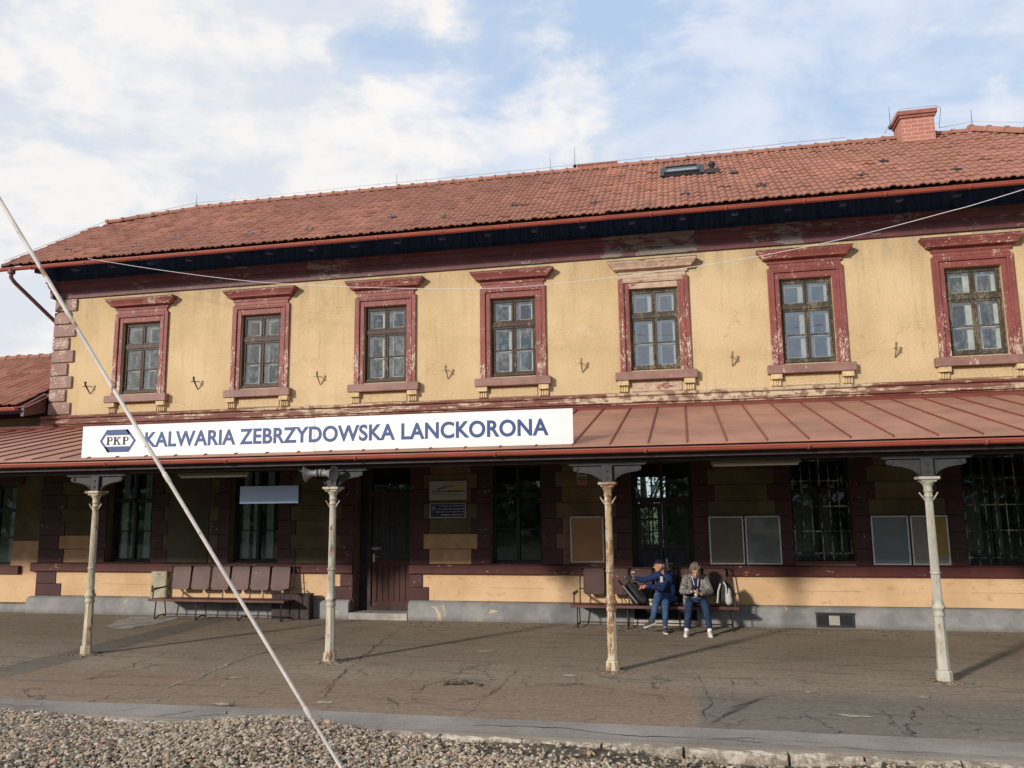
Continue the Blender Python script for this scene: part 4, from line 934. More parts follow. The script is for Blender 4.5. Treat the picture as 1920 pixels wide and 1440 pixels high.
# cast iron columns
CX = [-3.55, .405, 4.38, 8.35]
cl = ['rusty fluted cast iron column at the far left, before the two left windows', 'cream fluted column with two loudspeakers at its top, left of the plank door',
      'rust streaked fluted column in front of the left half of the occupied bench', 'clean pale fluted column near the right edge, before the yellow notice board']
def column(i, x):
    t_ = thing('canopy_column', cl[i], 'column', (x, -4.19, 0), 0, 'cast iron columns carrying the canopy'); mt = ['ironrust2', 'ironrust', 'ironrust2', 'ironclean'][i]
    g = MB(); g.lathe([(.118, -.02), (.118, .015), (.094, .02), (.092, .12), (.076, .142)], (0, 0, 0), 8, ph=R(22.5), smooth=False)
    g.lathe([(.072, .145), (.060, .76)], (0, 0, 0), 8, ph=R(22.5), smooth=False); g.build('base', mt, t_)
    g = MB(); g.lathe([(.060, .761), (.064, .77), (.070, .79), (.064, .81), (.058, .83), (.072, .85), (.082, .870), (.082, .885), (.066, .90), (.060, .925), (.064, .94), (.054, .955)], (0, 0, 0), 24)
    g.lathe([(.053, .956), (.051, 1.26)], (0, 0, 0), 36, flute=(.95, 1.3), smooth=False); g.lathe([(.052, 1.261), (.060, 1.27), (.060, 1.29), (.052, 1.30)], (0, 0, 0), 24)
    g.lathe([(.051, 1.301), (.045, 2.15)], (0, 0, 0), 36, flute=(1.2, 2.2), smooth=False); g.build('shaft', mt, t_)
    g = MB(); g.lathe([(.048, 2.151), (.048, 2.20), (.057, 2.205), (.057, 2.215), (.047, 2.22), (.047, 2.265), (.057, 2.27), (.057, 2.28), (.048, 2.285), (.052, 2.33), (.070, 2.365), (.080, 2.372), (.080, 2.382), (.072, 2.386)], (0, 0, 0), 24)
    g.box(-.085, .085, -.085, .085, 2.387, 2.408); g.box(-.118, .118, -.118, .118, 2.418, 2.45); g.box(-.10, .10, -.10, .10, 2.408, 2.418); g.build('capital', mt, t_)
    for s in (-1, 1):
        g = MB(); g.tube([(s*.042, 0, 2.155), (s*.062, -.01, 2.185), (s*.108, -.01, 2.255)], .009, 8); g.build('hook', mt, t_)
    g = MB(); arc = [(.09+(.36)*(1-math.cos(q)), 2.455+.15*math.sin(q)) for q in np.linspace(.05, 1.45, 10)]
    pr = [(.0, 2.452), (.09, 2.452)]+arc+[(.45, 2.600), (.465, 2.63), (.455, 2.66), (.43, 2.675), (.43, 2.692), (0, 2.692)]
    g.prism(pr+[(-a, z) for a, z in pr[::-1][1:-1]], -.012, .012, 'y')
    for s in (-1, 1):
        g.prism([(s*a, z) for a, z in [(.09, 2.452)]+arc] + [(s*a, z-.014) for a, z in ([(.09, 2.452)]+arc)[::-1]], -.035, .035, 'y')
        g.lathe([(.032, -.03), (.032, .03)], (s*.425, 0, 2.633), 14, (0, 1, 0)); g.lathe([(.014, -.036), (.014, .036)], (s*.425, 0, 2.633), 10, (0, 1, 0))
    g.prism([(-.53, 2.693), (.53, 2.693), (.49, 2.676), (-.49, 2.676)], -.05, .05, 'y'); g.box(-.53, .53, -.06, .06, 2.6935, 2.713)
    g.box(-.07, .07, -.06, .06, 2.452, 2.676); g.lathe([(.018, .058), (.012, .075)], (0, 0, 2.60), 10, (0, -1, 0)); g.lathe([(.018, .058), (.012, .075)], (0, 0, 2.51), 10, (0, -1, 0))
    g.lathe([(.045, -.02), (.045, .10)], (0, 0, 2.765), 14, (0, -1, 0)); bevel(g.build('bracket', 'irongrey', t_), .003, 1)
    g = MB(); rf_ = np.random.default_rng(70+i); nn_ = 26   # crumbled collar of asphalt and rust at the foot
    ro = [.15+rf_.uniform(-.03, .05) for _ in range(nn_)]; vs = [(0, 0, .02)]+[(math.cos(6.2832*k/nn_)*.12, math.sin(6.2832*k/nn_)*.12, .016+rf_.uniform(0, .010)) for k in range(nn_)]+[(math.cos(6.2832*k/nn_)*ro[k]*1.25, math.sin(6.2832*k/nn_)*ro[k], -.002) for k in range(nn_)]
    g.add(vs, [(0, 1+k, 1+(k+1) % nn_) for k in range(nn_)]+[(1+k, 1+nn_+k, 1+nn_+(k+1) % nn_, 1+(k+1) % nn_) for k in range(nn_)])
    for k in range(16):
        a_ = rf_.uniform(0, 6.28); r__ = rf_.uniform(.13, .27); s_ = rf_.uniform(.006, .016); g.box(math.cos(a_)*r__*1.2-s_, math.cos(a_)*r__*1.2+s_, math.sin(a_)*r__-s_, math.sin(a_)*r__+s_, -.002, s_)
    g.build('foot_collar', 'collar', t_)
for i, x in enumerate(CX): column(i, x)

# ------------------------------------------------------------------ station name sign
S = thing('station_name_sign', 'long white sign with blue KALWARIA ZEBRZYDOWSKA LANCKORONA lettering above the gutter', 'sign', (0, 0, 0))
g = MB(); g.box(-3.705, .178, -4.385, -4.352, 2.958, 3.442); g.box(.184, 3.955, -4.385, -4.352, 2.962, 3.448)
for x in (-3.66, -2.5, -1.3, .12, .24, 1.5, 2.7, 3.9):
    for z in (2.985, 3.415): g.lathe([(.007, 0), (.004, .004)], (x, -4.385, z), 8, (0, -1, 0))
bevel(g.build('board', 'sign_white', S), .004, 1)
g = MB()
for x in (-3.2, -1.2, .9, 3.2): g.box(x, x+.03, -4.35, -4.20, 2.96, 2.985); g.box(x, x+.03, -4.35, -4.33, 2.985, 3.40); g.tube([(x+.015, -4.33, 3.38), (x+.015, -3.6, 3.14)], .012, 6)
g.build('support', 'galv', S)
text('KALWARIA ZEBRZYDOWSKA LANCKORONA', -2.60, 3.62, 3.090, 3.325, -4.3855, 'sign_blue', S, .025, spacing=1.03)
# hexagonal railway emblem: two stripes and two open corners with serif letters
E_ = bpy.data.objects.new('emblem', None); COL.objects.link(E_); E_.parent = S
ex, ez, hw, hh = -3.075, 3.205, .315, .172
g = MB()
def flat(poly, y0=-4.391, y1=-4.3855): g.prism([(ex+a, ez+z) for a, z in poly], y0, y1, 'y')
tk = .040
flat([(-.165, hh), (.17, hh), (.222, hh-.085), (-.20, hh-.085)][::1]); flat([(-.17, -hh), (.165, -hh), (.205, -hh+.085), (-.222, -hh+.085)])
flat([(-.20, hh), (-.315, 0), (-.17, -hh), (-.205+.08, -hh), (-.275, 0), (-.155-.01, hh)][:6][::1])
flat([(.20, -hh), (.315, 0), (.17, hh), (.205-.08, hh), (.275, 0), (.165, -hh)])
g.build('hexagon', 'sign_blue', E_)
g = MB()
def slab(x0, x1, z0, z1): g.box(ex+x0, ex+x1, -4.391, -4.3858, ez+z0, ez+z1)
def letP(o):
    slab(o+.012, o+.040, -.052, .052); slab(o, o+.055, -.062, -.050); slab(o, o+.072, .050, .060)
    ring = [(o+.070+.030*math.cos(q), .028+.032*math.sin(q)) for q in np.linspace(-math.pi/2, math.pi/2, 9)]; inn = [(o+.068+.014*math.cos(q), .028+.021*math.sin(q)) for q in np.linspace(math.pi/2, -math.pi/2, 9)]
    flat(ring+inn, -4.391, -4.3858); slab(o+.036, o+.071, -.004, .008)
def letK(o):
    slab(o+.012, o+.040, -.052, .052); slab(o, o+.052, -.062, -.050); slab(o, o+.052, .050, .060); slab(o+.078, o+.125, .050, .060); slab(o+.078, o+.128, -.062, -.050)
    flat([(o+.036, -.010), (o+.036, .006), (o+.090, .052), (o+.110, .052)], -4.391, -4.3858); flat([(o+.052, .006), (o+.068, .018), (o+.118, -.052), (o+.092, -.052)], -4.3908, -4.3858)
letP(-.195); letK(-.075); letP(.085); g.build('lettering', 'black', E_)

# ------------------------------------------------------------------ things fixed on the walls
wl = ['at the far left between corner quoins and first window', 'between the first and second upper windows', 'between the second and third upper windows', 'between the third and fourth upper windows',
      'between the fourth upper window and the one with bare plaster', 'right of the upper window with bare plaster', 'between the two rightmost upper windows']
for i, (x, zt, lean) in enumerate([(-7.33, 4.90, .03), (-4.68, 4.89, .02), (-1.865, 4.87, .01), (.875, 4.87, .0), (3.56, 4.875, 0), (6.34, 4.86, 0), (9.125, 4.88, 0)]):
    t_ = thing('wall_bracket', 'small old iron bracket '+wl[i], 'bracket', (x, 0, zt), 0, 'iron brackets on the upper wall')
    g = MB(); mt = 'darkmetal' if i < 2 else 'ochre_iron'
    g.tube([(0, -.165, .0), (0, -.15, -.06), (lean*.3, -.01, -.225)], [.019, .019, .010], 10); g.lathe([(.024, 0), (.024, .02), (.018, .03)], (0, -.165, -.005), 12); g.build('arm', mt, t_)
    g = MB(); g.tube([(-.06, -.17, -.085), (-.01, -.16, -.07), (0, -.13, -.072), (.03, .0, -.06)], .008, 6); g.box(-.026, .026, -.165, -.12, -.085, -.072); g.build('stay', mt, t_)
def board(x0, x1, z0, z1, fill, label, kids=None, y=-.045, tilt=0):
    t_ = thing('notice_board', label, 'notice board', ((x0+x1)/2, y, z0), 0, 'aluminium notice frames'); w_ = (x1-x0)/2; h = z1-z0
    g = MB(); frame(g, -w_, w_, 0, h, .026, -.025, .0); bevel(g.build('frame', 'alu', t_), .008, 2)
    g = MB(); g.box(-w_+.024, w_-.024, -.012, -.004, .024, h-.024); g.build('panel', fill, t_)
    if kids: kids(t_, w_, h)
    return t_
def panelmat(n_, c1, c2, r_=.25, sc=1.6):
    m, t, b = new_mat(n_); t.put(b.inputs['Base Color'], t.mix(t.smooth(t.noise(pos(t), sc, 3, .5, .8), .35, .7), c1, c2)); b.inputs['Roughness'].default_value = r_; b.inputs['Specular IOR Level'].default_value = .5; return m
MT['f_orange'] = panelmat('brown_cork', (.34, .18, .08), (.42, .22, .10), .6); MT['f_olive'] = panelmat('olive_backing', (.10, .088, .06), (.14, .12, .075), .4)
MT['f_grey'] = panelmat('grey_scuffed_acrylic', (.10, .115, .12), (.20, .215, .22), .35, 2.2); MT['f_blue'] = panelmat('blue_grey_backing', (.12, .16, .19), (.155, .19, .22), .4)
MT['f_poster'] = panelmat('grey_poster', (.22, .21, .21), (.27, .26, .26), .5)
board(3.262, 3.885, 1.083, 1.927, 'f_orange', 'empty notice frame with brown cork panel beside the rust streaked column')
board(5.775, 6.375, 1.06, 1.905, 'f_olive', 'empty olive-backed notice frame, left of the pair by the double door')
board(6.405, 7.005, 1.062, 1.91, 'f_grey', 'grey notice frame with scuffed cover, left of the barred window')
board(8.50, 9.10, 1.06, 1.895, 'f_blue', 'plain blue-grey notice frame right of the barred window')
def poster(t_, w_, h):
    g = MB(); g.box(.04, w_-.026, -.0165, -.0125, .15, h-.026); g.build('yellow_poster', MT['f_yellow'], t_)
    g = MB()
    for k in range(9): g.box(-w_+.05, -w_+.05+random.uniform(.12, .22), -.0140, -.0125, .05+.075*k, .053+.075*k)
    for k in range(4): g.box(-w_+.05, w_-.06, -.0140, -.0125, .045+.022*k, .049+.022*k)
    g.build('printed_lines', 'f_grey', t_)
MT['f_yellow'] = panelmat('yellow_poster', (.28, .19, .035), (.32, .22, .05), .5)
board(9.13, 9.72, 1.06, 1.895, 'f_poster', 'notice frame with a half grey half yellow poster behind the pale column', poster)
t_ = thing('information_sign', 'white sign with blue swoosh, left top of the wall right of the plank door', 'sign', (.51, -.04, 2.262), 0)
g = MB(); g.box(0, .755, -.012, 0, 0, .366); bevel(g.build('plate', 'sign_grey', t_), .003, 1)
MT_sw = [(.17+.33*q, .215+.055*math.sin(q*math.pi*.62)+.0) for q in np.linspace(0, 1, 14)]; low = [(.17+.33*q, .185+.07*math.sin(q*math.pi*.56)) for q in np.linspace(1, 0, 14)]
g = MB(); g.prism(MT_sw+low, -.0160, -.0125, 'y'); g.build('swoosh', 'sign_blue', t_)
g = MB(); g.prism([(.40, .19), (.66, .235), (.64, .20), (.42, .18)], -.0155, -.0125, 'y'); g.build('yellow_swoosh', 'yellowink', t_)
text('Małopolski Szlak', .06, .35, .145, .182, -.0125, 'black', t_, .01); text('Jana Pawła II', .365, .71, .140, .190, -.0125, 'black', t_, .03)
g = MB(); g.box(.05, .29, -.0150, -.0125, .118, .128); g.box(.30, .68, -.0150, -.0125, .100, .112)
g.build('small_print', 'f_grey', t_)
t_ = thing('information_sign', 'dark blue enamel sign with four white lines below the white sign', 'sign', (.52, -.04, 1.918), 0)
g = MB(); g.box(0, .725, -.012, 0, 0, .282); bevel(g.build('plate', 'galv', t_), .003, 1); g = MB(); g.box(.018, .707, -.0145, -.0125, .016, .266); g.build('face', MT['navy'] if 'navy' in MT else simple('navy_enamel', (.012, .022, .075), .4), t_)
for k, (s_, a) in enumerate([('STACJA KOLEJOWA', .20), ('NA HISTORYCZNYM', .17), ('SZLAKU KOLEJOWYM', .125), ('PRZEZ KARPATY', .235)]): text(s_, a, .685, .212-.055*k, .236-.055*k, -.0147, 'white', t_, .012, spacing=1.25)
g = MB(); g.lathe([(.042, 0), (.042, .004)], (.08, -.0148, .19), 20, (0, -1, 0)); g.lathe([(.034, .0045), (.034, .0055)], (.08, -.0148, .19), 20, (0, -1, 0)); g.box(.04, .13, -.019, -.0148, .145, .155); g.build('emblem', 'f_grey', t_)
t_ = thing('no_smoking_sign', 'small white and red no smoking sign beside the third column bracket', 'sign', (3.41, -.04, 2.508), 0)
g = MB(); g.box(0, .185, -.006, 0, 0, .27); g.build('plate', 'sign_grey', t_); g = MB(); g.box(.01, .175, -.009, -.0065, .01, .075); g.build('red_band', 'redink', t_)
g = MB(); g.box(.02, .165, -.009, -.0065, .095, .115); g.box(.02, .165, -.009, -.0065, .13, .145); g.prism([(.10, .17), (.16, .245), (.168, .238), (.108, .163)], -.009, -.0065, 'y'); g.box(.02, .12, -.0085, -.0065, .195, .208); g.build('pictogram', 'black', t_)
text('ZAKAZ PALENIA', .018, .167, .032, .052, -.0092, 'white', t_, .02)
# electric cabinet
t_ = thing('electric_cabinet', 'grey-cream metal electric cabinet on the wall beside the empty bench', 'electric cabinet', (-5.47, -.035, .30), 0)
g = MB(); g.box(0, .36, -.10, .0, -.02, .58); bevel(g.build('case', 'cab', t_), .006, 2); g = MB(); g.box(.02, .34, -.108, -.101, .0, .46); g.box(.02, .34, -.106, -.101, .475, .565); bevel(g.build('door', 'cab', t_), .004, 1)
g = MB(); g.box(.04, .06, -.125, -.109, .17, .30); g.box(.15, .22, -.106-.006, -.1075, .52, .535); g.build('handle', 'darkmetal', t_); g = MB(); g.prism([(.15, .22), (.21, .22), (.18, .28)], -.1115, -.1085, 'y'); g.build('warning_label', 'yellowink', t_)

# lamps, loudspeakers and the display board under the canopy
for (a, b_, y, z, lb) in [(-3.63, -2.25, -2.0, 2.745, 'long fluorescent lamp under the canopy above the electric cabinet and bench'), (5.81, 7.15, -2.0, 2.755, 'long fluorescent lamp under the canopy above the two notice frames by the double door')]:
    t_ = thing('fluorescent_lamp', lb, 'lamp', ((a+b_)/2, y, z), 0, 'fluorescent lamps under the canopy'); w_ = (b_-a)/2
    g = MB(); g.prism([(-.075, 0), (.075, 0), (.05, .05), (-.05, .05)], -w_, w_, 'x'); bevel(g.build('housing', 'lampw', t_), .004, 1)
    g = MB(); g.tube([(-w_+.03, 0, -.018), (w_-.03, 0, -.018)], .017, 10); g.build('tube', 'white', t_)
    for s in (-1, 1): g = MB(); g.tube([(s*w_*.7, 0, .05), (s*w_*.7, 0, cz(y)-z-.12)], .008, 6); g.build('hanger', 'darkmetal', t_)
MT_skyrefl = simple('sky_reflection_panel', (.40, .54, .78), .3, 0, .6)  # sky mirrored in the switched-off screen, painted as its base colour
t_ = thing('information_display', 'blank display box, sky reflection painted on its screen, hanging before the second window', 'display', (-1.24, -3.0, 2.37), 0)
g = MB(); g.box(-.53, .53, -.06, .06, -.145, .145); bevel(g.build('case', 'darkmetal', t_), .006, 1); g = MB(); g.box(-.52, .52, -.068, -.061, -.14, .14); g.build('screen', MT_skyrefl, t_)
for s in (-.4, .4): g = MB(); g.tube([(s, 0, .145), (s, 0, cz(-3)-2.37-.12)], .012, 8); g.build('hanger', 'darkmetal', t_)
for s, x, lb in ((-1, .19, 'left grey horn loudspeaker on top of the second column'), (1, .36, 'right grey horn loudspeaker on top of the second column')):
    t_ = thing('loudspeaker', lb, 'loudspeaker', (x, -4.36, 2.645), 0, 'horn loudspeakers on the second column')
    M_ = Vector((s, -.22, -.10)).normalized()
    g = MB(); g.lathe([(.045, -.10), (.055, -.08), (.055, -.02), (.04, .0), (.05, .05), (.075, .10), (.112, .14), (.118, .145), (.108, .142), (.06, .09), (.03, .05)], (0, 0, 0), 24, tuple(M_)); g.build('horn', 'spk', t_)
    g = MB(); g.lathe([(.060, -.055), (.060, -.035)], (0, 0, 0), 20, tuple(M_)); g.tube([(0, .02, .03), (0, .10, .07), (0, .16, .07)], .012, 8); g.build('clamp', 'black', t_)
MT['_'] = None
# overhead cable with a long sag
cp = [(-6.75, -1.0, 7.41), (-4.7, -1.2, 6.93), (-2.584, -1.4, 6.50), (-.3, -1.65, 6.16), (2.033, -1.9, 5.908), (3.3, -2.1, 5.84), (4.436, -2.3, 5.832), (5.6, -2.55, 5.83), (6.70, -2.8, 5.861), (7.9, -3.1, 5.95), (9.05, -3.4, 6.097), (9.94, -3.8, 6.20), (14, -5.2, 6.9)]
cp = [Vector(p) for p in cp]; sm = []
for i in range(len(cp)-1):
    a, b_, c_, d_ = cp[max(i-1, 0)], cp[i], cp[i+1], cp[min(i+2, len(cp)-1)]
    for q in range(6):
        u = q/6; sm.append(.5*((2*b_)+(c_-a)*u+(2*a-5*b_+4*c_-d_)*u*u+(3*b_-a-3*c_+d_)*u**3))
g = MB(); g.tube(sm+[cp[-1]], .0048, 6); tag(g.build('overhead_cable', 'wire'), 'thin pale cable sagging across the upper windows from the left gutter', 'cable')
# slanting stay rod close to the camera
P1 = Vector((4.195, -10.704, -.22)); P2 = P1+Vector((-2.609, -.021, 3.592))*2.4
t_ = thing('stay_rod', 'thin white painted rod slanting across the whole view in front of the station', 'rod', tuple(P1))
g = MB(); n = 60; rr_ = np.random.default_rng(3); mid = [P1+(P2-P1)*(i/n)-P1 for i in range(n+1)]
g.tube(mid, [.0085+.0105*i/n for i in range(n+1)], 12); g.build('bar', 'rodp', t_)
for q in (.145, .30): c_ = (P2-P1)*q; g = MB(); g.lathe([(.010, -.04), (.0145, -.03), (.0145, .03), (.010, .04)], tuple(c_), 12, tuple((P2-P1).normalized())); g.build('coupling', 'rodp', t_)

# ------------------------------------------------------------------ benches
def bench(x0, L, label, deg=0):
    t_ = thing('bench', label, 'bench', (x0, -.45, 0), R(deg), 'slatted platform benches')
    zs = .405
    g = MB()
    for k in range(6): g.box(0, L, -.30+.078*k, -.235+.078*k, zs-.025-.004*k, zs-.004*k)
    g.box(0, L, -.315, -.298, zs-.045, zs+.002); bevel(g.build('seat', 'benchw', t_), .005, 1)
    M2 = Matrix.Translation((0, .19, .54)) @ Matrix.Rotation(R(-8), 4, 'X')
    n = 6; pw = (L-.30)/n
    for k in range(n):
        a = .15+pw*k+.025; b_ = .15+pw*(k+1)-.025; mb = MB(); nx_, nz_ = 5, 4
        poly = [(a+.03, 0), (b_-.03, 0), (b_, .05), (b_, .42), (b_-.02, .455), (a+.02, .455), (a, .42), (a, .05)]
        mb.prism(poly, -.012, .012, 'y', M2); bevel(mb.build('backrest', 'benchb' if deg == 0 else 'benchb2', t_), .006, 2)
    g = MB(); g.tube([M2 @ Vector((.08, .015, .47)), M2 @ Vector((L-.08, .015, .47))], .014, 8); g.tube([M2 @ Vector((.1, .018, .10)), M2 @ Vector((L-.1, .018, .10))], .010, 8); g.build('back_rail', 'benchm', t_)
    for q in (.11, .11+(L-.22)/3, .11+2*(L-.22)/3, L-.11):
        g = MB()
        g.tube([(q, -.20, zs-.03), (q, -.235, .05), (q, -.225, .015), (q, -.19, .012), (q, -.12, .055), (q, -.03, .07), (q, .06, .05), (q, .11, .03), (q, .12, .07), (q, .06, zs-.05)], .0125, 8)
        g.tube([(q, .08, zs-.05), (q, .20, zs+.0), (q, .19, .54), tuple(M2 @ Vector((q, .02, .47)))], .012, 8); g.build('leg', 'benchm', t_)
    for q in (.06, L-.06):
        g = MB(); g.tube([(q, -.25, zs-.01), (q, -.235, zs+.14), (q, -.20, zs+.17), (q, .05, zs+.19), (q, .21, zs+.20)], .013, 8); g.box(q-.028, q+.028, -.25, .10, zs+.175, zs+.20); g.build('armrest', 'benchm', t_)
    g = MB(); g.tube([(.11, .03, .075), (L-.11, .03, .075)], .010, 8); g.build('stretcher', 'benchm', t_)
    return t_
MT['benchw'] = plain('brown_bench_slats', (.115, .050, .040), .55, .3, 5, .3, 50, obj=True, stretch=(.3, 3, 1)); MT['benchm'] = plain('dark_bench_iron', (.035, .025, .022), .5, .3, 12, .1, 60)
MT['benchb'] = peel('brown_bench_panel', (.115, .062, .056), (.42, .36, .32), .72, scale=12, stretch=(1, 1, 1)); MT['benchb2'] = peel('dark_bench_panel', (.075, .034, .030), (.6, .55, .5), .70, scale=12, stretch=(1, 1, 1))
bench(-5.06, 2.93, 'empty brown bench with six panel backs under the two left windows')
b2 = bench(3.335, 2.86, 'brown bench where two people sit, in front of the double door', .001)
t_ = thing('wooden_box', 'low dark wooden box standing against the wall at the right end of the empty bench', 'box', (-2.62, -.17, 0), 0)
g = MB(); g.box(0, .80, -.17, .0, .005, .47); g.build('case', 'darkwood', t_); g = MB(); g.box(-.02, .82, -.19, .0, .471, .49)
for x in (0, .2, .4, .6): g.box(x+.01, x+.19, -.178, -.171, .02, .45)
bevel(g.build('boards', 'darkwood', t_), .003, 1)
for x, y, r_, lb in [(2.62, -5.22, .13, 'small heap of torn asphalt chips and wire on the platform')]:
    t_ = MB(); q = np.random.default_rng(4)
    for k in range(26):
        M_ = Matrix.Translation((x+q.normal(0, .11), y+q.normal(0, .05), .012)) @ Matrix.Rotation(q.uniform(0, 6), 4, 'Z') @ Matrix.Rotation(q.uniform(-.5, .5), 4, 'X'); s_ = q.uniform(.012, .04)
        t_.box(-s_, s_, -s_*.5, s_*.5, -.008, .008, M_)
    tag(t_.build('rubble', 'dirt'), lb, 'rubble')
# old trees behind the house, seen through the rooms
def tree(x, y, h, rc, label, seed):
    q = np.random.default_rng(seed); t_ = thing('tree', label, 'tree', (x, y, -.42), 0, 'trees behind the station')
    g = MB(); g.tube([(0, 0, 0), (.05, .05, h*.3), (.0, .1, h*.6)], [.2, .15, .08], 10)
    for k in range(7): a = q.uniform(0, 6.28); g.tube([(.03, .05, h*.25+.1*k), (math.cos(a)*rc*.5, math.sin(a)*rc*.5, h*.45+.12*k), (math.cos(a)*rc*.85, math.sin(a)*rc*.85, h*.5+.15*k)], [.06, .04, .02], 6)
    g.build('trunk', 'darkwood', t_); g = MB()
    for k in range(5200):
        d_ = q.normal(0, 1, 3); d_ /= np.linalg.norm(d_); rr_ = q.uniform(.35, 1)**.5*(1+.25*math.sin(d_[0]*5+seed)*math.cos(d_[2]*6)); c_ = np.array([d_[0]*rc, d_[1]*rc, d_[2]*h*.42])*rr_+[0, 0, h*.5]
        u = q.normal(0, 1, 3); u /= np.linalg.norm(u); v = np.cross(u, q.normal(0, 1, 3)); v /= np.linalg.norm(v); s_ = q.uniform(.05, .11)
        g.add([c_-u*s_, c_+v*s_*.5, c_+u*s_, c_-v*s_*.5], [(0, 1, 2, 3)], False, q.random())
    g.build('crown', 'leaf', t_, tint=True)
m, t, b = new_mat('leaf_green'); a = t.new('ShaderNodeAttribute'); a.attribute_name = 'tint'
t.put(b.inputs['Base Color'], t.mix(a.outputs['Fac'], (.05, .10, .03), (.16, .26, .08))); b.inputs['Roughness'].default_value = .7; MT['leaf'] = m
tree(-2.2, 13, 6, 3.0, 'leafy green tree behind the station, seen through the left glazed window', 1); tree(3.9, 13.5, 6.5, 3.2, 'leafy green tree behind the station, seen through the double door', 2)

# unseen tree belt added behind the camera to darken window reflections and canopy ambient
q = np.random.default_rng(44); n = 26000
X_ = q.uniform(-80, 90, n); hgt = 7.2+1.6*np.sin(X_*.21)+1.2*np.sin(X_*.53+2)+.8*np.sin(X_*1.3); Z_ = -.4+q.random(n)**.8*hgt; Y_ = -50+q.normal(0, 1.2, n)
u = q.normal(0, 1, (n, 3)); u /= np.linalg.norm(u, axis=1)[:, None]; v = np.cross(u, q.normal(0, 1, (n, 3))); v /= np.linalg.norm(v, axis=1)[:, None]; s_ = q.uniform(.25, .5, (n, 1)); c_ = np.stack([X_, Y_, Z_], 1)
V = np.stack([c_-u*s_, c_+v*s_*.6, c_+u*s_, c_-v*s_*.6], 1).reshape(-1, 3); mb = MB(); mb.v = [tuple(p) for p in V]; mb.f = [(4*i, 4*i+1, 4*i+2, 4*i+3) for i in range(n)]; mb.sm = [False]*n; mb.tint = list(q.random(n))
tag(mb.build('unseen_tree_belt', 'leaf'), kind='stuff')
# ------------------------------------------------------------------ people
MT['skin'] = plain('skin', (.50, .24, .16), .6, .10, 30, 0, obj=True); MT['skin_l'] = plain('fair_skin', (.56, .30, .21), .6, .10, 30, 0, obj=True)
MT['jacket'] = plain('blue_fleece', (.012, .030, .105), .85, .2, 14, .3, 90, obj=True); MT['jeans'] = plain('blue_jeans', (.036, .085, .18), .85, .3, 12, .3, 120, obj=True)
MT['navy'] = plain('navy_cloth', (.012, .022, .06), .85, .2, 14, .3, 90, obj=True); MT['navy_tr'] = plain('navy_trousers', (.013, .030, .078), .85, .22, 12, .3, 90, obj=True)
MT['shoe_d'] = plain('charcoal_shoe', (.06, .06, .06), .7, .3, 20, .2, 90, obj=True); MT['shoe_w'] = plain('white_shoe', (.68, .65, .62), .6, .08, 20, .1, 90, obj=True)
MT['sole'] = simple('pale_sole', (.6, .6, .58), .7); MT['cap'] = plain('black_cap', (.012, .012, .016), .8, .2, 20, .1, 90, obj=True)
MT['hair'] = plain('grey_brown_curls', (.17, .13, .10), .85, .6, 45, .9, 60, obj=True); MT['beard'] = plain('grey_stubble', (.36, .28, .24), .8, .3, 60, .2, 90, obj=True)
MT['eye'] = simple('dark_eye', (.02, .015, .012), .3); MT['lip'] = simple('lips', (.34, .10, .08), .6)
m, t, b = new_mat('leopard_print_fleece'); p = pos(t, (1, 1, 1), True); vo = t.new('ShaderNodeTexVoronoi'); t.put(vo.inputs['Vector'], t.vmath('ADD', p, t.vmath('MULTIPLY', t.noise(p, 30, 2, .5, 0, 1), (.02, .02, .02)))); vo.inputs['Scale'].default_value = 55
t.put(b.inputs['Base Color'], t.mix(t.smooth(vo.outputs['Distance'], .40, .56), (.022, .02, .022), (.27, .245, .225))); b.inputs['Roughness'].default_value = .95; MT['leopard'] = m
def hand(w_, d_, nrm, thumb, curl=.5, s=1.0):
    """palm and five bent fingers starting at wrist w_, pointing along d_; returns limb list"""
    w_ = Vector(w_); d_ = Vector(d_).normalized(); n = Vector(nrm).normalized(); n = (n-d_*n.dot(d_)).normalized(); sd = d_.cross(n)*thumb
    P = [('c', w_, .024*s, w_+d_*.035*s, .027*s)]
    for k, (o, L, r_) in enumerate([(-.030, .062, .0088), (-.010, .074, .009), (.010, .070, .009), (.029, .055, .008)]):
        a = w_+d_*.03*s-sd*o*.8*s; k0 = w_+d_*.085*s-sd*o*s; P.append(('c', a, .013*s, k0, .0125*s))
        d1 = (d_*math.cos(curl)+n*math.sin(curl)); d2 = (d_*math.cos(curl*2.2)+n*math.sin(curl*2.2))
        k1 = k0+d1*L*.5*s; P += [('c', k0, r_*1.1*s, k1, r_*s), ('c', k1, r_*s, k1+d2*L*.5*s, r_*.85*s)]
    t0 = w_+d_*.03*s+sd*.024*s; t1 = t0+(d_*.6+sd*.7+n*.35).normalized()*.036*s; P += [('c', t0, .013*s, t1, .011*s), ('c', t1, .011*s, t1+(d_*.9+sd*.15+n*.4).normalized()*.032*s, .009*s)]
    return P
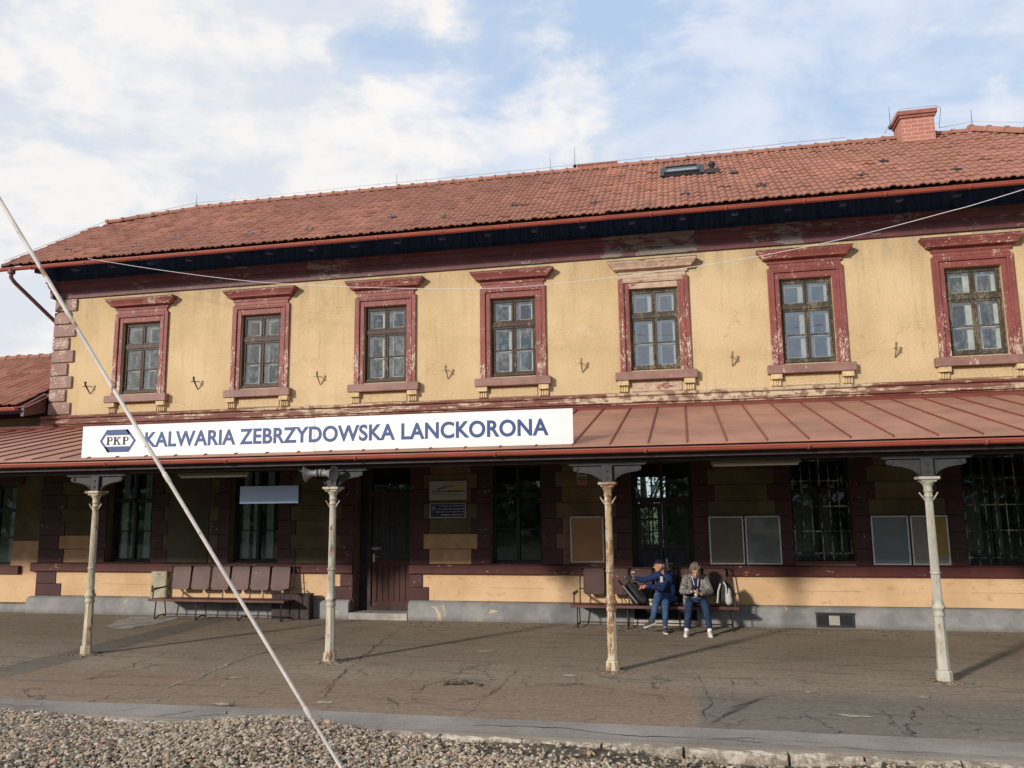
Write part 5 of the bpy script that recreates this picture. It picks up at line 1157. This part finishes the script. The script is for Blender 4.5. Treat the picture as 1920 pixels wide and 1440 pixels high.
def head(c, fwd, up_, s=1.0):
    """skull, jaw, nose, brow, ears; fwd is the way the face looks"""
    c = Vector(c); f = Vector(fwd).normalized(); u = Vector(up_); u = (u-f*u.dot(f)).normalized(); r_ = f.cross(u)
    M_ = Matrix((r_, f, u)).transposed(); q = lambda a, b_, z: c+r_*a*s+f*b_*s+u*z*s
    P = [('e', q(0, -.012, .03), (.074*s, .092*s, .085*s), M_), ('e', q(0, .022, -.035), (.060*s, .066*s, .072*s), M_), ('e', q(0, .052, -.082), (.030*s, .030*s, .024*s), M_),
         ('c', q(0, .088, .012), .009*s, q(0, .106, -.022), .014*s), ('c', q(-.035, .074, .026), .011*s, q(.035, .074, .026), .011*s),
         ('e', q(-.038, .062, -.022), (.018*s, .020*s, .020*s), M_), ('e', q(.038, .062, -.022), (.018*s, .020*s, .020*s), M_), ('e', q(0, .078, -.052), (.024*s, .014*s, .012*s), M_),
         ('e', q(-.077, -.005, -.005), (.010*s, .020*s, .030*s), M_), ('e', q(.077, -.005, -.005), (.010*s, .020*s, .030*s), M_)]
    return P, q, M_
def face_bits(par, q, M_, s=1.0):
    for a in (-.030, .030):
        mb = MB(); mb.ell(q(a, .0815, .006), (.011*s, .006*s, .006*s), M_, 10, 6); mb.build('eye', 'eye', par)
    mb = MB(); mb.ell(q(0, .0905, -.054), (.021*s, .006*s, .005*s), M_, 12, 6); mb.build('mouth', 'lip', par)
def shoe(par, heel, toe, mat, s=1.0):
    h = Vector(heel); t_ = Vector(toe); d_ = (t_-h); L = d_.length; d_.normalize(); up_ = Vector((0, 0, 1)); sd = d_.cross(up_).normalized(); u = sd.cross(d_)
    P = [('c', h+d_*.04+u*.045, .038*s, h+d_*L*.55+u*.035, .036*s), ('c', h+d_*L*.55+u*.034, .037*s, t_-d_*.035+u*.026, .027*s), ('c', h+d_*.045+u*.05, .038*s, h+d_*.05+u*.10, .036*s), ('e', h+d_*L*.62+u*.03, (.040, .040, .024))]
    o = blob('shoe', P, mat, par, .006, 4)
    mb = MB(); M_ = Matrix((sd, d_, u)).transposed().to_4x4(); M_.translation = h
    mb.prism([(-.030, .0), (.030, .0), (.040, L*.35), (.042, L*.75), (.020, L), (-.020, L), (-.042, L*.75), (-.040, L*.35)], .0, .020, 'z', M_); bevel(mb.build('sole', 'sole', o), .004, 1)
    return o
# --- man: sits turned to his right, legs crossed, packing his camera bag
MP = thing('person', 'man in black cap and blue jacket with crossed legs on the bench', 'person', (4.98, -.55, .0))
o = Vector((4.98, -.55, 0)); W_ = lambda x, y, z: Vector((x, y, z))-o
hp, q, hm = head(W_(4.895, -.60, 1.075), (-.95, -.42, -.05), (-.06, 0, 1), .95)
sR, sL = W_(4.87, -.56, .90), W_(5.07, -.40, .91); eR, wR = W_(4.63, -.66, .83), W_(4.47, -.72, .865); eL, wL = W_(4.93, -.72, .70), W_(4.68, -.84, .745)
hipL, hipR = W_(5.08, -.40, .49), W_(4.97, -.52, .49); kR, aR = W_(4.985, -.95, .485), W_(4.965, -.93, .10); kL, aL = W_(4.86, -.97, .60), W_(4.765, -.98, .22)
body = hp+[('c', W_(4.935, -.55, .99), .050, W_(4.97, -.51, .90), .058), ('e', W_(4.975, -.49, .80), (.12, .09, .14)), ('e', W_(5.01, -.46, .60), (.11, .09, .13)),
      ('c', sR, .052, eR, .040), ('c', eR, .040, wR, .027), ('c', sL, .052, eL, .040), ('c', eL, .040, wL, .027), ('c', hipL, .075, kL, .055), ('c', kL, .052, aL, .034), ('c', hipR, .075, kR, .055), ('c', kR, .052, aR, .034)]
body += hand(wR, (-1, -.25, .12), (0, .2, -1), -1, .8) + hand(wL, (-1, -.15, .0), (0, .15, -1), 1, .55)
bo = blob('body', body, 'skin', MP, .0055, 4)
face_bits(MP, q, hm, .95)
J = [('c', sR, .066, eR, .054), ('c', eR, .053, wR+Vector((.015, 0, 0)), .040), ('c', sL, .068, eL, .056), ('c', eL, .055, wL+Vector((.012, 0, 0)), .041), ('c', sR, .07, sL, .07),
     ('e', W_(4.975, -.48, .82), (.155, .125, .15)), ('e', W_(5.01, -.46, .64), (.165, .14, .16)), ('e', W_(5.03, -.45, .50), (.17, .14, .075)), ('c', W_(4.955, -.53, .965), .060, W_(4.98, -.50, .93), .075)]
blob('jacket', J, 'jacket', MP, .007, 6)
mb = MB(); mb.box(-.03, .03, -.003, .003, -.05, .05, Matrix.Translation(W_(4.925, -.640, .845)) @ Matrix.Rotation(R(-38), 4, 'Z')); mb.build('badge', 'sign_grey', MP)
T_ = [('c', hipL, .088, kL, .068), ('c', kL, .066, aL+Vector((0, 0, .01)), .046), ('c', hipR, .088, kR, .066), ('c', kR, .064, aR+Vector((0, 0, .03)), .045), ('e', W_(5.03, -.45, .49), (.165, .15, .075))]
blob('trousers', T_, 'jeans', MP, .007, 5)
cp_ = [('e', q(0, -.014, .058), (.080*.95, .098*.95, .062*.95), hm), ('c', q(-.03, .085, .052), .010, q(.03, .085, .052), .010), ('c', q(-.025, .135, .042), .007, q(.025, .135, .042), .007), ('c', q(0, .085, .052), .012, q(0, .14, .041), .008)]
blob('cap', cp_, 'cap', MP, .006, 3)
blob('hair', [('e', q(0, -.055, -.005), (.066, .045, .055), hm)], 'beard', MP, .006, 2)
shoe(MP, W_(4.955, -.87, .0), W_(4.99, -1.12, .0), 'shoe_d'); shoe(MP, W_(4.81, -.96, .155), W_(4.62, -1.06, .085), 'shoe_d')
# --- woman: bent over phone and cup
WP = thing('person', 'grey haired woman in leopard print jacket and white shoes looking down', 'person', (5.5, -.55, .0))
o = Vector((5.5, -.55, 0)); W_ = lambda x, y, z: Vector((x, y, z))-o
hp, q, hm = head(W_(5.505, -.73, 1.0), (-.02, -.80, -.50), (0, -.5, .85), .93)
sR, sL = W_(5.345, -.55, .865), W_(5.655, -.55, .865); eR, wR = W_(5.275, -.66, .655), W_(5.425, -.86, .665); eL, wL = W_(5.735, -.66, .65), W_(5.565, -.87, .635)
hipR, hipL = W_(5.42, -.42, .485), W_(5.58, -.42, .485); kR, aR = W_(5.375, -.99, .475), W_(5.325, -1.16, .10); kL, aL = W_(5.635, -.99, .475), W_(5.685, -1.14, .10)
body = hp+[('c', W_(5.505, -.67, .94), .048, W_(5.50, -.56, .87), .055), ('e', W_(5.5, -.53, .77), (.14, .10, .14)), ('e', W_(5.5, -.46, .58), (.12, .09, .13)),
      ('c', sR, .048, eR, .040), ('c', eR, .038, wR, .025), ('c', sL, .048, eL, .040), ('c', eL, .038, wL, .025), ('c', hipR, .078, kR, .055), ('c', kR, .05, aR, .033), ('c', hipL, .078, kL, .055), ('c', kL, .05, aL, .033)]
body += hand(wR, (.75, -.35, .05), (0, .2, 1), 1, .5, .92) + hand(wL, (-.8, -.3, .05), (0, .3, 1), -1, .75, .92)
blob('body', body, 'skin_l', WP, .0055, 4); face_bits(WP, q, hm, .93)
J = [('c', sR, .068, eR, .062), ('c', eR, .060, wR-Vector((.03, -.03, 0)), .044), ('c', sL, .068, eL, .062), ('c', eL, .060, wL+Vector((.03, .03, 0)), .044), ('c', sR, .065, sL, .065),
     ('e', W_(5.39, -.53, .74), (.10, .12, .17)), ('e', W_(5.61, -.53, .74), (.10, .12, .17)), ('e', W_(5.5, -.47, .70), (.17, .12, .20)), ('c', W_(5.345, -.52, .60), .07, W_(5.325, -.56, .44), .055), ('c', W_(5.655, -.52, .60), .07, W_(5.68, -.56, .44), .055), ('c', W_(5.42, -.58, .905), .038, W_(5.58, -.58, .905), .038)]
blob('jacket', J, 'leopard', WP, .007, 6)
blob('shirt', [('e', W_(5.5, -.60, .77), (.085, .075, .13)), ('e', W_(5.5, -.58, .62), (.12, .10, .10))], 'navy', WP, .007, 4)
mb = MB(); mb.tube([W_(5.44, -.665, .90), W_(5.455, -.69, .84), W_(5.475, -.70, .76)], .005, 6); mb.tube([W_(5.555, -.665, .90), W_(5.54, -.69, .83), W_(5.53, -.70, .74)], .005, 6); mb.build('drawstring', 'white', WP)
T_ = [('c', hipR, .092, kR, .072), ('c', kR, .070, aR+Vector((0, 0, .04)), .050), ('c', hipL, .092, kL, .072), ('c', kL, .070, aL+Vector((0, 0, .04)), .050), ('e', W_(5.5, -.44, .49), (.17, .15, .085))]
blob('trousers', T_, 'navy_tr', WP, .007, 5)
rr_ = np.random.default_rng(6); HP = [('e', q(0, -.03, .055), (.086, .095, .078), hm)]
for k in range(64):
    th = rr_.uniform(0, 6.28); ph = rr_.uniform(.05, 1.75); v = Vector((math.sin(ph)*math.cos(th)*.088, -.03+math.sin(ph)*math.sin(th)*.092, .035+math.cos(ph)*.090))
    if v.y > .05 and v.z < .045: continue
    HP.append(('e', q(*v), (rr_.uniform(.016, .030),)*3))
blob('hair', HP, 'hair', WP, .006, 1)
shoe(WP, W_(5.325, -1.12, .0), W_(5.30, -1.38, .0), 'shoe_w', 1.08); shoe(WP, W_(5.685, -1.10, .0), W_(5.705, -1.36, .0), 'shoe_w', 1.08)
# --- what they carry
t_ = thing('waist_bag', 'navy pouch resting on the lap of the grey haired woman', 'bag', (5.50, -.84, .54))
blob('pouch', [('e', Vector((0, 0, 0)), (.10, .075, .055)), ('e', Vector((.0, -.03, -.02)), (.075, .06, .045))], 'navy', t_, .006, 3)
mb = MB(); mb.tube([(-.08, -.03, .03), (-.04, -.066, .035), (.04, -.066, .035), (.08, -.03, .03)], .003, 6); mb.build('zip', 'galv', t_)
t_ = thing('phone', 'black smartphone in the right hand of the woman', 'phone', (5.47, -.905, .70)); mb = MB(); M_ = Matrix.Rotation(R(-50), 4, 'X') @ Matrix.Rotation(R(8), 4, 'Z')
mb.box(-.036, .036, -.004, .004, -.07, .07, M_); bevel(mb.build('case', 'black', t_), .003, 2); mb = MB(); mb.box(-.032, .032, .0042, .0052, -.062, .062, M_); mb.build('screen', simple('phone_screen', (.05, .06, .08), .1, 0, .8), t_)
t_ = thing('paper_cup', 'pale cup held in the left hand of the woman', 'cup', (5.495, -.925, .60)); mb = MB(); mb.lathe([(.024, 0), (.034, .085), (.037, .088), (.034, .09), (.031, .07)], (0, 0, 0), 20); mb.build('cup', 'lampw', t_)
for k, (dx_, lb) in enumerate([(0, 'pale paper cup standing on the bench beside the man')]):
    t_ = thing('paper_cup', lb, 'cup', (4.735, -.63, .405)); mb = MB(); mb.lathe([(.030, 0), (.040, .095), (.043, .097), (.043, .105), (.036, .105)], (0, 0, 0), 20); mb.build('cup', 'lampw', t_); mb = MB(); mb.lathe([(.0365, .05), (.0385, .075)], (0, 0, 0), 20); mb.build('band', 'f_olive', t_)
# camera in the man's right hand
t_ = thing('camera', 'black camera with silver ring in the right hand of the man', 'camera', (4.375, -.76, .87)); M_ = Matrix.Rotation(R(25), 4, 'Y')
mb = MB(); mb.box(-.035, .035, -.03, .03, -.05, .05, M_); mb.box(-.02, .02, -.028, .028, .05, .07, M_); bevel(mb.build('case', 'black', t_), .006, 2)
mb = MB(); mb.lathe([(.03, 0), (.032, .03), (.030, .06), (.024, .06)], tuple(M_ @ Vector((-.036, 0, 0))), 18, tuple(M_ @ Vector((-1, 0, 0)))); mb.build('lens', 'darkmetal', t_); mb = MB(); mb.lathe([(.0335, .032), (.0335, .042)], tuple(M_ @ Vector((-.036, 0, 0))), 18, tuple(M_ @ Vector((-1, 0, 0)))); mb.build('ring', 'galv', t_)
# black bag with straps and folded tripod
t_ = thing('camera_bag', 'open black camera bag with hanging straps on the bench left of the man', 'bag', (4.42, -.60, .41))
blob('sack', [('c', Vector((.04, -.02, .09)), .085, Vector((.19, -.02, .08)), .075), ('c', Vector((.04, .05, .09)), .085, Vector((.19, .05, .08)), .075), ('c', Vector((.10, .0, .12)), .10, Vector((-.04, .03, .29)), .075), ('c', Vector((.14, .03, .13)), .09, Vector((.03, .04, .31)), .06), ('c', Vector((-.09, .02, .33)), .035, Vector((.05, .03, .35)), .030)], 'bagb', t_, .007, 4)
mb = MB()
mb.tube([(-.12, -.08, .28), (-.19, -.10, .16), (-.18, -.11, .02), (-.10, -.11, -.02), (.0, -.10, .0)], .009, 6); mb.tube([(-.10, -.09, .22), (-.14, -.11, .10), (-.08, -.12, -.01), (.06, -.11, -.02), (.12, -.1, .04)], .008, 6); mb.build('strap', 'black', t_)
t_ = thing('tripod', 'folded black and silver tripod leaning on the black bag', 'tripod', (4.42, -.735, .45)); a = Vector((-.235, 0, .385)); b_ = Vector((.08, 0, .0))
d_ = (b_-a).normalized(); nn = Vector((d_.z, 0, -d_.x))
mb = MB(); mb.tube([a, a+d_*.09], .022, 12); mb.tube([a+d_*.09, a+d_*.12], .014, 10); mb.build('head', 'black', t_)
for k, (s_, mt) in enumerate([(-.016, 'black'), (.016, 'black'), (.0, 'galv')]):
    yy = -.018 if k == 2 else .0; mb = MB(); mb.tube([a+d_*.11+nn*s_+Vector((0, yy, 0)), a+d_*.38+nn*s_*1.4+Vector((0, yy, 0)), b_+nn*s_*1.8+Vector((0, yy, 0))], [.011, .011, .009], 8)
    mb.build('leg', mt, t_)
# grey and black rucksack at the right end
t_ = thing('rucksack', 'grey and black rucksack standing on the bench right of the woman', 'bag', (5.965, -.60, .41)); t_.scale = (1.08, 1.0, 1.12)
blob('body', [('e', Vector((.03, .04, .17)), (.115, .09, .18)), ('e', Vector((.04, .04, .09)), (.12, .10, .10)), ('e', Vector((.0, .04, .30)), (.08, .07, .07))], 'bagb', t_, .007, 4)
blob('front_panel', [('e', Vector((.065, .0, .15)), (.062, .10, .135)), ('e', Vector((.07, -.01, .09)), (.066, .10, .085))], 'bagg', t_, .007, 3)
for pts_ in ([(-.05, -.05, .33), (-.09, -.07, .22), (-.11, -.07, .05)], [(.0, -.06, .36), (.03, -.085, .30), (.035, -.10, .20)]):
    mb = MB(); mb.tube(pts_, .014, 8); mb.build('strap', 'bagg', t_)
mb = MB(); mb.tube([(-.03, .03, .36), (-.01, .02, .40), (.03, .02, .36)], .008, 6); mb.build('handle', 'black', t_)
